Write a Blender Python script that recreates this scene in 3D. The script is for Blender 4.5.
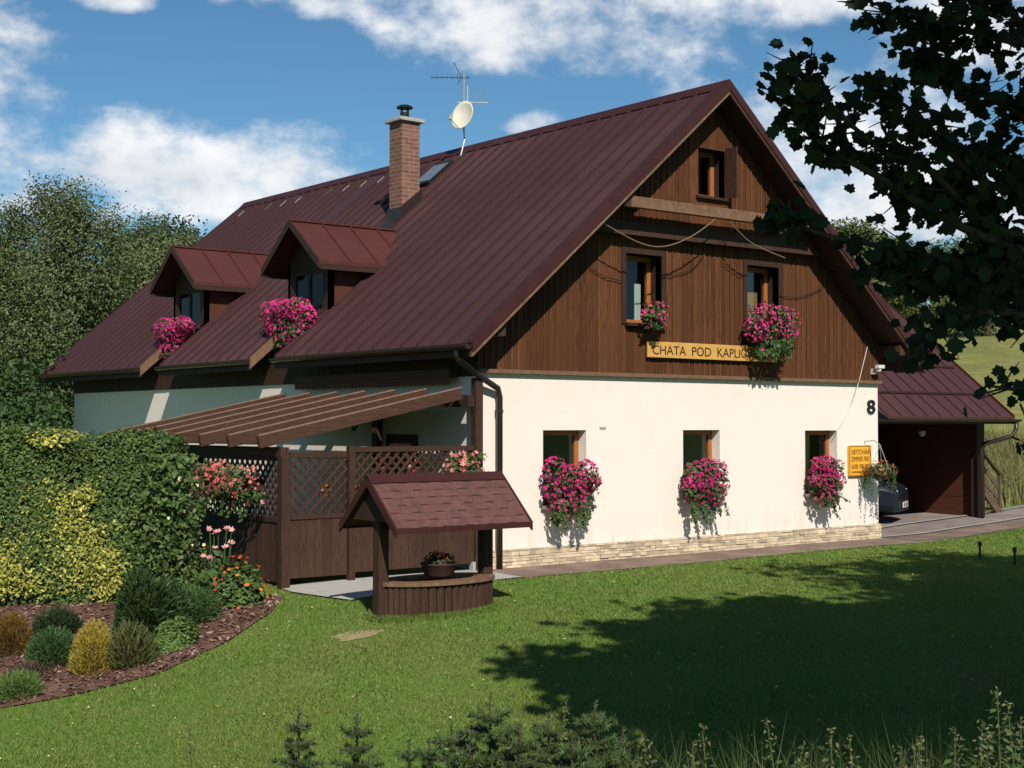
import bpy, bmesh, math, random
import numpy as np
from mathutils import Vector, Matrix
R = math.radians
for o in list(bpy.data.objects): bpy.data.objects.remove(o)
scn = bpy.context.scene
col = scn.collection
rng = np.random.default_rng(7)
random.seed(7)

# ------------------------------------------------------------------ camera
YAW, PIT, F = 0.672, 0.028, 1427.4
cam = bpy.data.cameras.new('camera'); co = bpy.data.objects.new('camera', cam); col.objects.link(co)
co.location = (-11.946, -15.775, 2.025)
co.rotation_euler = (math.pi/2 + PIT, 0, -YAW)
cam.sensor_width = 36; cam.lens = 36*F/1024; cam.clip_start = .05; cam.clip_end = 3000
scn.camera = co
# ------------------------------------------------------------------ sun, sky, exposure
SUN = Vector((-.48, -1, .935)).normalized()            # direction towards the sun
SUN_EL = math.asin(SUN.z); SUN_AZ = math.atan2(SUN.x, SUN.y)
sl = bpy.data.lights.new('sun', 'SUN'); so = bpy.data.objects.new('sun', sl); col.objects.link(so)
sl.energy = 4.8; sl.angle = R(.5); sl.color = (1, .935, .85)
so.rotation_euler = SUN.to_track_quat('Z', 'Y').to_euler()
scn.view_settings.view_transform = 'Standard'; scn.view_settings.look = 'None'
scn.view_settings.exposure = 0.22; scn.view_settings.gamma = 1
SKY_STRENGTH = .064
def build_world():
    w = bpy.data.worlds.new('World'); scn.world = w; w.use_nodes = True
    nt = w.node_tree; nt.nodes.clear(); N = nt.nodes.new; LK = nt.links.new
    out = N('ShaderNodeOutputWorld'); bg = N('ShaderNodeBackground'); LK(bg.outputs[0], out.inputs[0])
    sky = N('ShaderNodeTexSky'); sky.sky_type = 'NISHITA'; sky.sun_disc = False
    sky.sun_elevation = SUN_EL; sky.sun_rotation = SUN_AZ
    sky.air_density = 1.0; sky.dust_density = .3; sky.ozone_density = 2.0; sky.altitude = 600
    bg.inputs[1].default_value = SKY_STRENGTH
    tc = N('ShaderNodeTexCoord'); sep = N('ShaderNodeSeparateXYZ'); LK(tc.outputs['Generated'], sep.inputs[0])
    def M(op, a, b=None, c=None, clamp=False):
        n = N('ShaderNodeMath'); n.operation = op; n.use_clamp = clamp
        for i, v in enumerate((a, b, c)):
            if v is None: continue
            if isinstance(v, (int, float)): n.inputs[i].default_value = v
            else: LK(v, n.inputs[i])
        return n.outputs[0]
    az = M('ARCTAN2', sep.outputs[0], sep.outputs[1]); el = M('ARCSINE', sep.outputs[2])
    def noise(scale, detail, rough, sx=1, sz=1, off=0):
        mp = N('ShaderNodeMapping'); mp.inputs['Scale'].default_value = (sx, sx, sz); mp.inputs['Location'].default_value = (off, off*.7, off*.3)
        LK(tc.outputs['Generated'], mp.inputs[0])
        n = N('ShaderNodeTexNoise'); n.inputs['Scale'].default_value = scale; n.inputs['Detail'].default_value = detail
        n.inputs['Roughness'].default_value = rough; LK(mp.outputs[0], n.inputs[0]); return n.outputs['Fac']
    n1 = noise(11, 9, .58, 1, 1.5); n2 = noise(5, 6, .55, 1, 2.2, 3.3); n3 = noise(20, 8, .6, 1, 1.6, 7.1)
    # cumulus banks: azimuth, elevation, half width, half height (radians)
    banks = [(.672-.365, .222, .075, .058), (.672-.20, .166, .13, .042), (.672-.345, .165, .12, .040), (.672-.27, .178, .05, .040),
             (.672+.03, .275, .16, .036), (.672+.18, .290, .12, .026), (.672-.12, .290, .08, .020), (.672+.25, .19, .13, .075), (.672+.36, .26, .12, .05), (.672+.30, .14, .14, .03),
             (.672+.018, .208, .028, .012), (.672-.275, .282, .03, .010),
             (-.6, .3, .3, .09), (1.9, .35, .35, .1), (2.9, .3, .3, .12), (-1.7, .4, .4, .1), (-2.6, .3, .3, .1)]
    d = None
    for (a, e, w_, h_) in banks:
        da = M('DIVIDE', M('SUBTRACT', az, a), w_); de = M('DIVIDE', M('SUBTRACT', el, e), h_)
        q = M('SUBTRACT', 1.0, M('ADD', M('MULTIPLY', da, da), M('MULTIPLY', de, de)))
        q = M('MAXIMUM', q, -1.2)
        d = q if d is None else M('SMOOTH_MAX', d, q, .5)
    dens = M('ADD', M('MULTIPLY', d, .55), M('MULTIPLY', M('SUBTRACT', n1, .5), 2.0))
    dens = M('ADD', dens, M('MULTIPLY', M('SUBTRACT', n3, .5), 1.3))
    mr = N('ShaderNodeMapRange'); mr.interpolation_type = 'SMOOTHSTEP'; LK(dens, mr.inputs[0]); mr.inputs[1].default_value = .04; mr.inputs[2].default_value = .74
    # body tone: bright tops, greyer in the thick of the cloud
    tone = M('ADD', M('MULTIPLY', n2, .9), M('MULTIPLY', n3, .5))
    mr2 = N('ShaderNodeMapRange'); LK(tone, mr2.inputs[0]); mr2.inputs[1].default_value = .42; mr2.inputs[2].default_value = .88
    cm = N('ShaderNodeMix'); cm.data_type = 'RGBA'; LK(mr2.outputs[0], cm.inputs[0])
    k = 1/SKY_STRENGTH
    cm.inputs[6].default_value = (.42*k, .48*k, .55*k, 1); cm.inputs[7].default_value = (.86*k, .87*k, .88*k, 1)
    tint = N('ShaderNodeMix'); tint.data_type = 'RGBA'; tint.blend_type = 'MULTIPLY'; tint.inputs[0].default_value = 1
    LK(sky.outputs[0], tint.inputs[6]); tint.inputs[7].default_value = (.69, 1.06, 1.19, 1)
    fin = N('ShaderNodeMix'); fin.data_type = 'RGBA'; LK(mr.outputs[0], fin.inputs[0]); LK(tint.outputs[2], fin.inputs[6]); LK(cm.outputs[2], fin.inputs[7])
    LK(fin.outputs[2], bg.inputs[0])
build_world()

# ------------------------------------------------------------------ materials
MATS = {}
def mat(name, c1, c2=None, rough=.8, scale=4, stretch=(1, 1, 1), bump=0, bscale=None, island=0, metal=0, spec=.3, detail=6, transl=0, ramp=None, c3=None, coat=0, patch=None):
    """principled; colour = noise mix of c1, c2 (+c3 by large blotches); island: per-piece brightness variation"""
    m = bpy.data.materials.new(name); m.use_nodes = True; nt = m.node_tree; N = nt.nodes.new; LK = nt.links.new
    p = nt.nodes['Principled BSDF']; p.inputs['Roughness'].default_value = rough; p.inputs['Metallic'].default_value = metal
    p.inputs['Specular IOR Level'].default_value = spec; p.inputs['Coat Weight'].default_value = coat
    c2 = c2 or tuple(x*.75 for x in c1)
    tc = N('ShaderNodeTexCoord'); mp = N('ShaderNodeMapping'); mp.inputs['Scale'].default_value = stretch; LK(tc.outputs['Object'], mp.inputs[0])
    n = N('ShaderNodeTexNoise'); n.inputs['Scale'].default_value = scale; n.inputs['Detail'].default_value = detail; n.inputs['Roughness'].default_value = .6; LK(mp.outputs[0], n.inputs[0])
    mr = N('ShaderNodeMapRange'); mr.inputs[1].default_value = .3; mr.inputs[2].default_value = .7; LK(n.outputs['Fac'], mr.inputs[0])
    mx = N('ShaderNodeMix'); mx.data_type = 'RGBA'; LK(mr.outputs[0], mx.inputs[0]); mx.inputs[6].default_value = (*c1, 1); mx.inputs[7].default_value = (*c2, 1)
    c = mx.outputs[2]
    if c3:
        n3 = N('ShaderNodeTexNoise'); n3.inputs['Scale'].default_value = scale*.13; n3.inputs['Detail'].default_value = 4; LK(tc.outputs['Object'], n3.inputs[0])
        r3 = N('ShaderNodeMapRange'); r3.inputs[1].default_value = .45; r3.inputs[2].default_value = .65; LK(n3.outputs['Fac'], r3.inputs[0])
        m3 = N('ShaderNodeMix'); m3.data_type = 'RGBA'; LK(r3.outputs[0], m3.inputs[0]); LK(c, m3.inputs[6]); m3.inputs[7].default_value = (*c3, 1); c = m3.outputs[2]
    if island or ramp:
        g = N('ShaderNodeNewGeometry')
        if ramp:
            cr = N('ShaderNodeValToRGB'); e = cr.color_ramp.elements
            e[0].position = 0; e[0].color = (*ramp[0], 1); e[1].position = 1; e[1].color = (*ramp[-1], 1)
            for i, rc in enumerate(ramp[1:-1]):
                x = e.new((i+1)/(len(ramp)-1)); x.color = (*rc, 1)
            LK(g.outputs['Random Per Island'], cr.inputs[0]); c = cr.outputs[0]
        else:
            r = N('ShaderNodeMapRange'); r.inputs[3].default_value = 1-island; r.inputs[4].default_value = 1+island; LK(g.outputs['Random Per Island'], r.inputs[0])
            v = N('ShaderNodeVectorMath'); v.operation = 'SCALE'; LK(c, v.inputs[0]); LK(r.outputs[0], v.inputs['Scale']); c = v.outputs[0]
    if patch:
        n4 = N('ShaderNodeTexNoise'); n4.inputs['Scale'].default_value = patch[1]; n4.inputs['Detail'].default_value = 5; n4.inputs['Roughness'].default_value = .65; LK(tc.outputs['Object'], n4.inputs[0])
        r4 = N('ShaderNodeMapRange'); r4.inputs[1].default_value = .42; r4.inputs[2].default_value = .68; r4.inputs[4].default_value = .85; LK(n4.outputs['Fac'], r4.inputs[0])
        m4 = N('ShaderNodeMix'); m4.data_type = 'RGBA'; LK(r4.outputs[0], m4.inputs[0]); LK(c, m4.inputs[6]); m4.inputs[7].default_value = (*patch[0], 1); c = m4.outputs[2]
    LK(c, p.inputs['Base Color'])
    if bump:
        nb = n
        if bscale:
            nb = N('ShaderNodeTexNoise'); nb.inputs['Scale'].default_value = bscale; nb.inputs['Detail'].default_value = 5; LK(mp.outputs[0], nb.inputs[0])
        b = N('ShaderNodeBump'); b.inputs['Strength'].default_value = bump; b.inputs['Distance'].default_value = .02; LK(nb.outputs['Fac'], b.inputs['Height']); LK(b.outputs[0], p.inputs['Normal'])
    if transl:
        t = N('ShaderNodeBsdfTranslucent'); LK(c, t.inputs[0]); ms = N('ShaderNodeMixShader'); ms.inputs[0].default_value = transl
        LK(p.outputs[0], ms.inputs[1]); LK(t.outputs[0], ms.inputs[2]); LK(ms.outputs[0], nt.nodes['Material Output'].inputs[0])
    MATS[name] = m; return m
def leafmat(name, *cols, rough=.55, transl=.2, spec=.25, patch=None):
    return mat(name, cols[0], rough=rough, ramp=cols, transl=transl, spec=spec, patch=patch)

m_plaster = mat('white_plaster', (.80, .705, .63), (.765, .668, .592), rough=.9, scale=3.5, bump=.35, bscale=60, c3=(.78, .68, .60))
m_plaster_side = m_plaster
def weather(m):
    nt = m.node_tree; N = nt.nodes.new; LK = nt.links.new; p = nt.nodes['Principled BSDF']; src = p.inputs['Base Color'].links[0].from_socket
    g = N('ShaderNodeNewGeometry'); sp = N('ShaderNodeSeparateXYZ'); LK(g.outputs['Position'], sp.inputs[0])
    mp = N('ShaderNodeMapping'); mp.inputs['Scale'].default_value = (1.0, 1.0, .16); LK(g.outputs['Position'], mp.inputs[0])
    n = N('ShaderNodeTexNoise'); n.inputs['Scale'].default_value = 9; n.inputs['Detail'].default_value = 8; n.inputs['Roughness'].default_value = .7; LK(mp.outputs[0], n.inputs[0])
    def rm(s_, a, b, c, d):
        r = N('ShaderNodeMapRange'); LK(s_, r.inputs[0])
        for i, v in enumerate((a, b, c, d)): r.inputs[i+1].default_value = v
        return r.outputs[0]
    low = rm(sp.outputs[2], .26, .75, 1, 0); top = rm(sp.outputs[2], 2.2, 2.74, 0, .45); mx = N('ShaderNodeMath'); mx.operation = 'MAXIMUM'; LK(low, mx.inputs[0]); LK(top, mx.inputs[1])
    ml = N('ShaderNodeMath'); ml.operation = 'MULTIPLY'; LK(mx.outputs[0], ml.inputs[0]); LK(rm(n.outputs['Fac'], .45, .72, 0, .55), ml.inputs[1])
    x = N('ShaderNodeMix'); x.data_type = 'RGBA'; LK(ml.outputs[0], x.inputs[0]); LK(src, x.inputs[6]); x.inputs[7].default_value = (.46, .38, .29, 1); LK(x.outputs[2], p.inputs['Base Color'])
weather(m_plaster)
m_stone = mat('plinth_stone', (.60, .49, .35), (.40, .31, .205), rough=.85, scale=9, island=.32, bump=.6)
m_mortar = mat('mortar', (.42, .36, .27), rough=.95, scale=30)
m_siding = mat('siding_wood', (.155, .060, .025), (.038, .0145, .0062), rough=.75, scale=7, stretch=(14, 14, .8), detail=9, island=.20, bump=.5, c3=(.085, .034, .015), spec=.1)
m_batten = mat('batten_wood', (.150, .064, .030), (.05, .021, .010), rough=.75, scale=6, stretch=(9, 9, .7), island=.35)
m_dark = mat('dark_wood', (.045, .022, .013), (.026, .012, .008), rough=.7, scale=5, stretch=(6, 6, 2), bump=.3)
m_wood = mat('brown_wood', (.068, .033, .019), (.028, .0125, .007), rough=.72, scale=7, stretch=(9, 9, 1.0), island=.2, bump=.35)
m_woodx = mat('brown_wood_along', (.088, .041, .023), (.045, .020, .011), rough=.72, scale=6, stretch=(1.2, 8, 8), island=.2, bump=.35)
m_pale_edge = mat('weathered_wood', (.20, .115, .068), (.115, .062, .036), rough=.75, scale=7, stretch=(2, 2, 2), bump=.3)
m_roof = mat('roof_sheet', (.066, .0275, .0265), (.053, .0220, .0215), rough=.5, scale=1.6, spec=.28, c3=(.082, .037, .034), bump=.12, patch=((.052, .0225, .0215), .9))
m_dormer_roof = mat('dormer_roof_sheet', (.086, .026, .022), (.068, .021, .018), rough=.48, scale=2.5, spec=.28)
m_rim = mat('roof_edge_sheet', (.055, .016, .013), (.04, .012, .010), rough=.45, scale=4)
m_gutter = mat('gutter_metal', (.030, .018, .014), (.02, .012, .01), rough=.35, scale=8, spec=.5)
m_brick_cap = mat('concrete_cap', (.42, .40, .36), (.30, .28, .25), rough=.9, scale=14, bump=.4)
m_metal = mat('galvanised_metal', (.50, .50, .48), (.38, .38, .37), rough=.35, scale=10, metal=.6)
m_dish = mat('dish_paint', (.66, .62, .50), (.56, .52, .42), rough=.45, scale=5)
m_black = mat('black_metal', (.015, .015, .016), (.01, .01, .011), rough=.4, scale=10)
m_frame = mat('window_wood', (.36, .135, .035), (.25, .085, .022), rough=.5, scale=8, stretch=(6, 6, 1))
m_curtain = mat('curtain', (.82, .82, .80), (.7, .7, .68), rough=.9, scale=8, stretch=(6, 6, .5))
m_curtain_y = mat('yellow_curtain', (.45, .26, .07), (.36, .19, .05), rough=.9, scale=8, stretch=(6, 6, .5))
m_sign = mat('sign_wood', (.62, .36, .10), (.48, .25, .06), rough=.6, scale=5, stretch=(1, 6, 9))
m_letter = mat('burnt_letter', (.045, .022, .01), rough=.8)
m_yellow = mat('yellow_sign', (.80, .42, .035), (.74, .36, .03), rough=.45, scale=3)
m_ylet = mat('brown_letter', (.22, .075, .012), rough=.6)
m_shingle = None
m_paving = mat('path_paving', (.215, .150, .118), (.115, .080, .062), rough=.9, scale=14, bump=.5, detail=9, c3=(.24, .17, .13))
m_slab = mat('pale_paving', (.42, .41, .37), (.30, .29, .26), rough=.9, scale=7, bump=.3, c3=(.36, .34, .30))
m_drive = mat('driveway', (.235, .19, .165), (.17, .135, .118), rough=.9, scale=10, bump=.3, c3=(.27, .225, .20))
m_terra = mat('pot_clay', (.06, .030, .022), (.04, .02, .015), rough=.7, scale=12)
m_box = mat('flower_box', (.05, .025, .016), rough=.6)
m_bark = mat('bark', (.10, .075, .055), (.05, .036, .026), rough=.95, scale=7, stretch=(3, 3, .6), bump=.8)
m_birch = mat('birch_bark', (.34, .32, .28), (.10, .09, .08), rough=.9, scale=5, stretch=(1, 1, 4), bump=.4)
m_rope = mat('rope', (.20, .14, .07), rough=.9)
m_rope_d = mat('dark_cable', (.012, .009, .007), rough=.7)
m_white = mat('white_plastic', (.7, .68, .62), rough=.5)
m_car = mat('car_paint', (.010, .014, .024), (.008, .011, .019), rough=.32, scale=2, spec=.22)
m_tyre = mat('tyre', (.012, .012, .012), rough=.9)
m_carglass = mat('car_glass', (.012, .016, .02), rough=.06, spec=.6)
m_lamp_glass = mat('lamp_glass', (.55, .56, .56), rough=.12, spec=.6)
m_concrete = mat('pale_concrete', (.36, .35, .32), (.28, .27, .25), rough=.9, scale=12)
m_redboard = mat('garage_boards', (.085, .026, .012), (.055, .016, .008), rough=.75, scale=6, stretch=(1, 1, 9), bump=.3)
m_firewood = mat('old_wood', (.115, .075, .045), (.07, .045, .028), rough=.9, scale=8, island=.4)

def glass_material():
    m = bpy.data.materials.new('window_glass'); m.use_nodes = True; nt = m.node_tree; nt.nodes.clear(); N = nt.nodes.new; LK = nt.links.new
    o = N('ShaderNodeOutputMaterial'); t = N('ShaderNodeBsdfTransparent'); t.inputs[0].default_value = (.82, .86, .85, 1)
    g = N('ShaderNodeBsdfGlossy'); g.inputs['Roughness'].default_value = 0.0; fr = N('ShaderNodeFresnel'); fr.inputs[0].default_value = 1.3
    ms = N('ShaderNodeMixShader'); LK(fr.outputs[0], ms.inputs[0]); LK(t.outputs[0], ms.inputs[1]); LK(g.outputs[0], ms.inputs[2]); LK(ms.outputs[0], o.inputs[0]); return m
m_glass = glass_material()
def brick_material(name, ca, cb, mortar, bw, bh, ms, rough=.85, bump=.6, rotx=False, offset=.5):
    m = bpy.data.materials.new(name); m.use_nodes = True; nt = m.node_tree; N = nt.nodes.new; LK = nt.links.new
    p = nt.nodes['Principled BSDF']; p.inputs['Roughness'].default_value = rough; p.inputs['Specular IOR Level'].default_value = .2
    tc = N('ShaderNodeTexCoord'); sp = N('ShaderNodeSeparateXYZ'); LK(tc.outputs['Object'], sp.inputs[0]); ad = N('ShaderNodeMath'); LK(sp.outputs[0], ad.inputs[0]); LK(sp.outputs[1], ad.inputs[1])
    cb_ = N('ShaderNodeCombineXYZ'); LK(ad.outputs[0], cb_.inputs[0]); LK(sp.outputs[2], cb_.inputs[1])
    b = N('ShaderNodeTexBrick'); b.inputs['Scale'].default_value = 1; b.inputs['Brick Width'].default_value = bw; b.inputs['Row Height'].default_value = bh; b.inputs['Mortar Size'].default_value = ms
    b.inputs['Color1'].default_value = (*ca, 1); b.inputs['Color2'].default_value = (*cb, 1); b.inputs['Mortar'].default_value = (*mortar, 1); b.offset = offset
    LK(cb_.outputs[0], b.inputs[0])
    n = N('ShaderNodeTexNoise'); n.inputs['Scale'].default_value = 6; n.inputs['Detail'].default_value = 6; LK(tc.outputs['Object'], n.inputs[0])
    r = N('ShaderNodeMapRange'); r.inputs[3].default_value = .7; r.inputs[4].default_value = 1.3; LK(n.outputs['Fac'], r.inputs[0])
    v = N('ShaderNodeVectorMath'); v.operation = 'SCALE'; LK(b.outputs[0], v.inputs[0]); LK(r.outputs[0], v.inputs['Scale']); LK(v.outputs[0], p.inputs['Base Color'])
    bp = N('ShaderNodeBump'); bp.invert = True; bp.inputs['Strength'].default_value = bump; bp.inputs['Distance'].default_value = .01; LK(b.outputs['Fac'], bp.inputs['Height']); LK(bp.outputs[0], p.inputs['Normal'])
    return m
m_brick = brick_material('chimney_brick', (.235, .105, .07), (.16, .068, .045), (.22, .17, .135), .21, .075, .010)

# ------------------------------------------------------------------ mesh helpers
class MB:
    def __init__(s): s.v = []; s.f = []; s.mi = []
    def add(s, vs, fs, mi=0):
        b = len(s.v); s.v += [tuple(x) for x in vs]; s.f += [tuple(b+i for i in f) for f in fs]; s.mi += [mi]*len(fs); return s
    def box(s, x0, x1, y0, y1, z0, z1, mi=0):
        vs = [(x, y, z) for x in (x0, x1) for y in (y0, y1) for z in (z0, z1)]
        return s.add(vs, [(0, 1, 3, 2), (4, 6, 7, 5), (0, 4, 5, 1), (2, 3, 7, 6), (0, 2, 6, 4), (1, 5, 7, 3)], mi)
    def hexa(s, b, t, mi=0):
        """two matching quads"""
        n = len(b); vs = list(b)+list(t); fs = [tuple(reversed(range(n))), tuple(range(n, 2*n))]+[(i, (i+1) % n, n+(i+1) % n, n+i) for i in range(n)]
        return s.add(vs, fs, mi)
    def prism(s, poly, vec, mi=0):
        vec = Vector(vec); return s.hexa([Vector(p) for p in poly], [Vector(p)+vec for p in poly], mi)
    def bar(s, a, b, w, h, up=(0, 0, 1), mi=0):
        """rectangular bar from a to b, width w (sideways), height h (along up)"""
        a = Vector(a); b = Vector(b); d = (b-a).normalized(); upv = Vector(up); sd = d.cross(upv).normalized(); u2 = sd.cross(d)
        q = [sd*(-w/2)+u2*(-h/2), sd*(w/2)+u2*(-h/2), sd*(w/2)+u2*(h/2), sd*(-w/2)+u2*(h/2)]
        return s.hexa([a+x for x in q], [b+x for x in q], mi)
    def tube(s, pts, r, n=8, mi=0):
        pts = [Vector(p) for p in pts]; rs = r if isinstance(r, (list, tuple)) else [r]*len(pts); base = len(s.v); ref = Vector((.13, .21, .97))
        for i, p in enumerate(pts):
            d = (pts[min(i+1, len(pts)-1)]-pts[max(i-1, 0)]).normalized(); a = d.cross(ref)
            if a.length < 1e-3: a = d.cross(Vector((1, 0, 0)))
            a.normalize(); b = d.cross(a)
            for k in range(n):
                t = 2*math.pi*k/n; s.v.append(tuple(p+(a*math.cos(t)+b*math.sin(t))*rs[i]))
        for i in range(len(pts)-1):
            for k in range(n):
                s.f.append((base+i*n+k, base+i*n+(k+1) % n, base+(i+1)*n+(k+1) % n, base+(i+1)*n+k)); s.mi.append(mi)
        s.f.append(tuple(base+k for k in reversed(range(n)))); s.f.append(tuple(base+(len(pts)-1)*n+k for k in range(n))); s.mi += [mi, mi]; return s
    def lathe(s, prof, c=(0, 0, 0), n=20, mi=0):
        base = len(s.v)
        for (r, z) in prof:
            for k in range(n):
                t = 2*math.pi*k/n; s.v.append((c[0]+r*math.cos(t), c[1]+r*math.sin(t), c[2]+z))
        for i in range(len(prof)-1):
            for k in range(n):
                s.f.append((base+i*n+k, base+i*n+(k+1) % n, base+(i+1)*n+(k+1) % n, base+(i+1)*n+k)); s.mi.append(mi)
        s.f.append(tuple(base+k for k in reversed(range(n)))); s.f.append(tuple(base+(len(prof)-1)*n+k for k in range(n))); s.mi += [mi, mi]; return s
    def build(s, name, m, parent=None, smooth=False, bevel=0):
        me = bpy.data.meshes.new(name); me.from_pydata(s.v, [], s.f)
        ms = m if isinstance(m, (list, tuple)) else [m]
        for x in ms: me.materials.append(x)
        if len(ms) > 1: me.polygons.foreach_set('material_index', s.mi)
        bm = bmesh.new(); bm.from_mesh(me); bmesh.ops.recalc_face_normals(bm, faces=bm.faces); bm.to_mesh(me); bm.free()
        if smooth: me.polygons.foreach_set('use_smooth', [True]*len(me.polygons))
        o = bpy.data.objects.new(name, me); col.objects.link(o)
        if parent: o.parent = parent
        if bevel:
            b = o.modifiers.new('bevel', 'BEVEL'); b.width = bevel; b.segments = 2; b.limit_method = 'ANGLE'
        return o
def tag(o, label=None, cat=None, group=None, kind=None):
    if label: o['label'] = label
    if cat: o['category'] = cat
    if group: o['group'] = group
    if kind: o['kind'] = kind
    return o
def empty(name, loc=(0, 0, 0), rz=0, label=None, cat=None, group=None):
    o = bpy.data.objects.new(name, None); col.objects.link(o); o.location = loc; o.rotation_euler = (0, 0, rz); o.empty_display_size = .2
    return tag(o, label, cat, group)
def np_mesh(name, V, sizes, m, parent=None):
    """V (n,3) vertices used once each, sizes = verts per face"""
    V = np.asarray(V, np.float32); me = bpy.data.meshes.new(name); n = len(V); me.vertices.add(n); me.vertices.foreach_set('co', V.ravel())
    sizes = np.asarray(sizes, np.int32); me.loops.add(n); me.loops.foreach_set('vertex_index', np.arange(n, dtype=np.int32)); me.polygons.add(len(sizes))
    st = np.concatenate([[0], np.cumsum(sizes)[:-1]]).astype(np.int32); me.polygons.foreach_set('loop_start', st); me.polygons.foreach_set('loop_total', sizes)
    ms = m if isinstance(m, (list, tuple)) else [m]
    for x in ms: me.materials.append(x)
    me.update(calc_edges=True); me.validate()
    o = bpy.data.objects.new(name, me); col.objects.link(o)
    if parent: o.parent = parent
    return o
QUAD = np.array([(0, -.5, 0), (.22, 0, .03), (0, .5, 0), (-.22, 0, .03)])
LEAF5 = np.array([(0, -.5, 0), (.27, -.12, .04), (.18, .25, .02), (0, .55, -.05), (-.18, .25, .02), (-.27, -.12, .04)])
NEEDLE = np.array([(-.05, 0, 0), (.05, 0, 0), (0, 1, 0)])
PETAL = np.array([(.5*(1 if k % 2 == 0 else .55)*math.cos(k*math.pi/5), .5*(1 if k % 2 == 0 else .55)*math.sin(k*math.pi/5), .12 if k % 2 == 0 else 0) for k in range(10)])
_ml = [(0, 0), (.12, .06), (.36, .02), (.40, .20), (.58, .44), (.40, .50), (.38, .72), (.20, .74), (0, 1.0)]
MAPLE = np.array([(x, y-.45, -.10*abs(x)-.05*y*y) for x, y in _ml]+[(-x, y-.45, -.10*abs(x)-.05*y*y) for x, y in reversed(_ml[1:-1])])
def unit(a): return a/np.maximum(np.linalg.norm(a, axis=1, keepdims=True), 1e-9)
def leaves(name, P, Nn, size, m, parent=None, tmpl=QUAD, axis=None):
    """one leaf polygon per point; Nn leaf normal; axis = leaf length direction (else random)"""
    P = np.asarray(P); n = len(P); Nn = unit(np.asarray(Nn, float)+rng.normal(0, 1e-4, (n, 3)))
    a = rng.normal(size=(n, 3)) if axis is None else np.asarray(axis)
    b = unit(a-(a*Nn).sum(1, keepdims=True)*Nn); t = np.cross(b, Nn); s = np.broadcast_to(np.asarray(size, float).reshape(-1, 1), (n, 1))
    k = len(tmpl); V = P[:, None]+s[:, None]*(tmpl[None, :, 0:1]*t[:, None]+tmpl[None, :, 1:2]*b[:, None]+tmpl[None, :, 2:3]*Nn[:, None])
    return np_mesh(name, V.reshape(-1, 3), np.full(n, k), m, parent)
def rdir(n): return unit(rng.normal(size=(n, 3)))

# ------------------------------------------------------------------ terrain
CP = [(-3.17,-2.39,-.12),(-1.73,-2.52,-.1),(-2.99,-.07,-.02),(-.17,-1.14,-.02),(3.56,-.79,-.02),(7.63,-.98,0),(12.71,-.48,.04),(-3.69,.17,-.04),
 (-6.86,-.89,-.72),(-5.53,-.81,-.42),(-5.28,-4.29,-.5),(-6.08,-5.65,-.72),(-5.0,-7.05,-.62),(-3.22,-4.81,-.28),(-3.65,-8.77,-.5),(-2.86,-9.93,-.4),
 (.89,-7.53,-.15),(.46,-5.31,-.15),(-7.63,-3.18,-.95),(-6.79,-4.39,-.85),(-9.04,-7.22,-.42),(-9.89,-9.74,-.02),(-10.92,-12.76,.3),(-6.71,-9.08,-.42),
 (-8.25,-11.05,-.02),(-10.1,-13.41,.3),(-4.38,-10.93,-.42),(-6.6,-12.35,-.02),(-9.27,-14.06,.3),(-11.88,-15.7,.4),(-5.08,.88,-.1),(-6.03,1.63,-.15),
 (-5.98,-.19,-.35),(-6.2,5.22,-.2),(-3.39,9.38,-.2),(0,0,0),(4.4,0,0),(8.9,0,0),(0,6,0),(4.4,7,0),(8.9,6,.05),(0,14,0),(8.9,14,.1),(13.8,1.2,.1),(11,1.4,.08),
 (20,0,.2),(26,6,.5),(20,-8,0),(10,-8,-.1),(-18,2,-1.0),(-15,-7,-.9),(-14,9,-.4),(0,22,.1),(15,20,.5),(-20,-20,.3),(0,-20,.2),(-11,-25,.4),(14,8,.2),(-30,-5,-1),(30,-20,0),(12,-22,.1)]
_cp = np.array(CP, float)
def _u(r2): return np.where(r2 < 1e-12, 0, r2*np.log(np.maximum(r2, 1e-12)))
def _solve():
    X = _cp[:, :2]; n = len(X); K = _u(((X[:, None]-X[None])**2).sum(-1))+np.eye(n)*.6; Pm = np.c_[np.ones(n), X]
    A = np.block([[K, Pm], [Pm.T, np.zeros((3, 3))]]); return np.linalg.solve(A, np.r_[_cp[:, 2], 0, 0, 0])
_w = _solve()
def smooth(a, b, x): t = np.clip((x-a)/(b-a), 0, 1); return t*t*(3-2*t)
def terrain(x, y):
    x = np.atleast_1d(np.asarray(x, float)); y = np.atleast_1d(np.asarray(y, float)); sh = x.shape; x = x.ravel(); y = y.ravel()
    q = np.stack([x, y], -1); z = _u(((q[:, None]-_cp[None, :, :2])**2).sum(-1))@_w[:-3]+_w[-3]+q@_w[-2:]
    D = (x+11.95)*.6226+(y+15.78)*.7826; rad = np.hypot(x-1, y+2)
    k = smooth(22, 34, rad); far = np.where(D > 30, .2+np.maximum(D-30, 0)*.142-.00045*np.maximum(D-30, 0)**2*.6, .2); far = np.minimum(far, 17.0)
    lat = (x+11.95)*.7826-(y+15.78)*.6226; far = .2+(far-.2)*smooth(-4, 9, lat)
    far = far + .25*np.sin(x*.11+1)*np.sin(y*.09)
    return (np.clip(z, -1.6, 1.2)*(1-k)+far*k).reshape(sh)
def tz(x, y): return float(terrain(x, y)[0])

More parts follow.
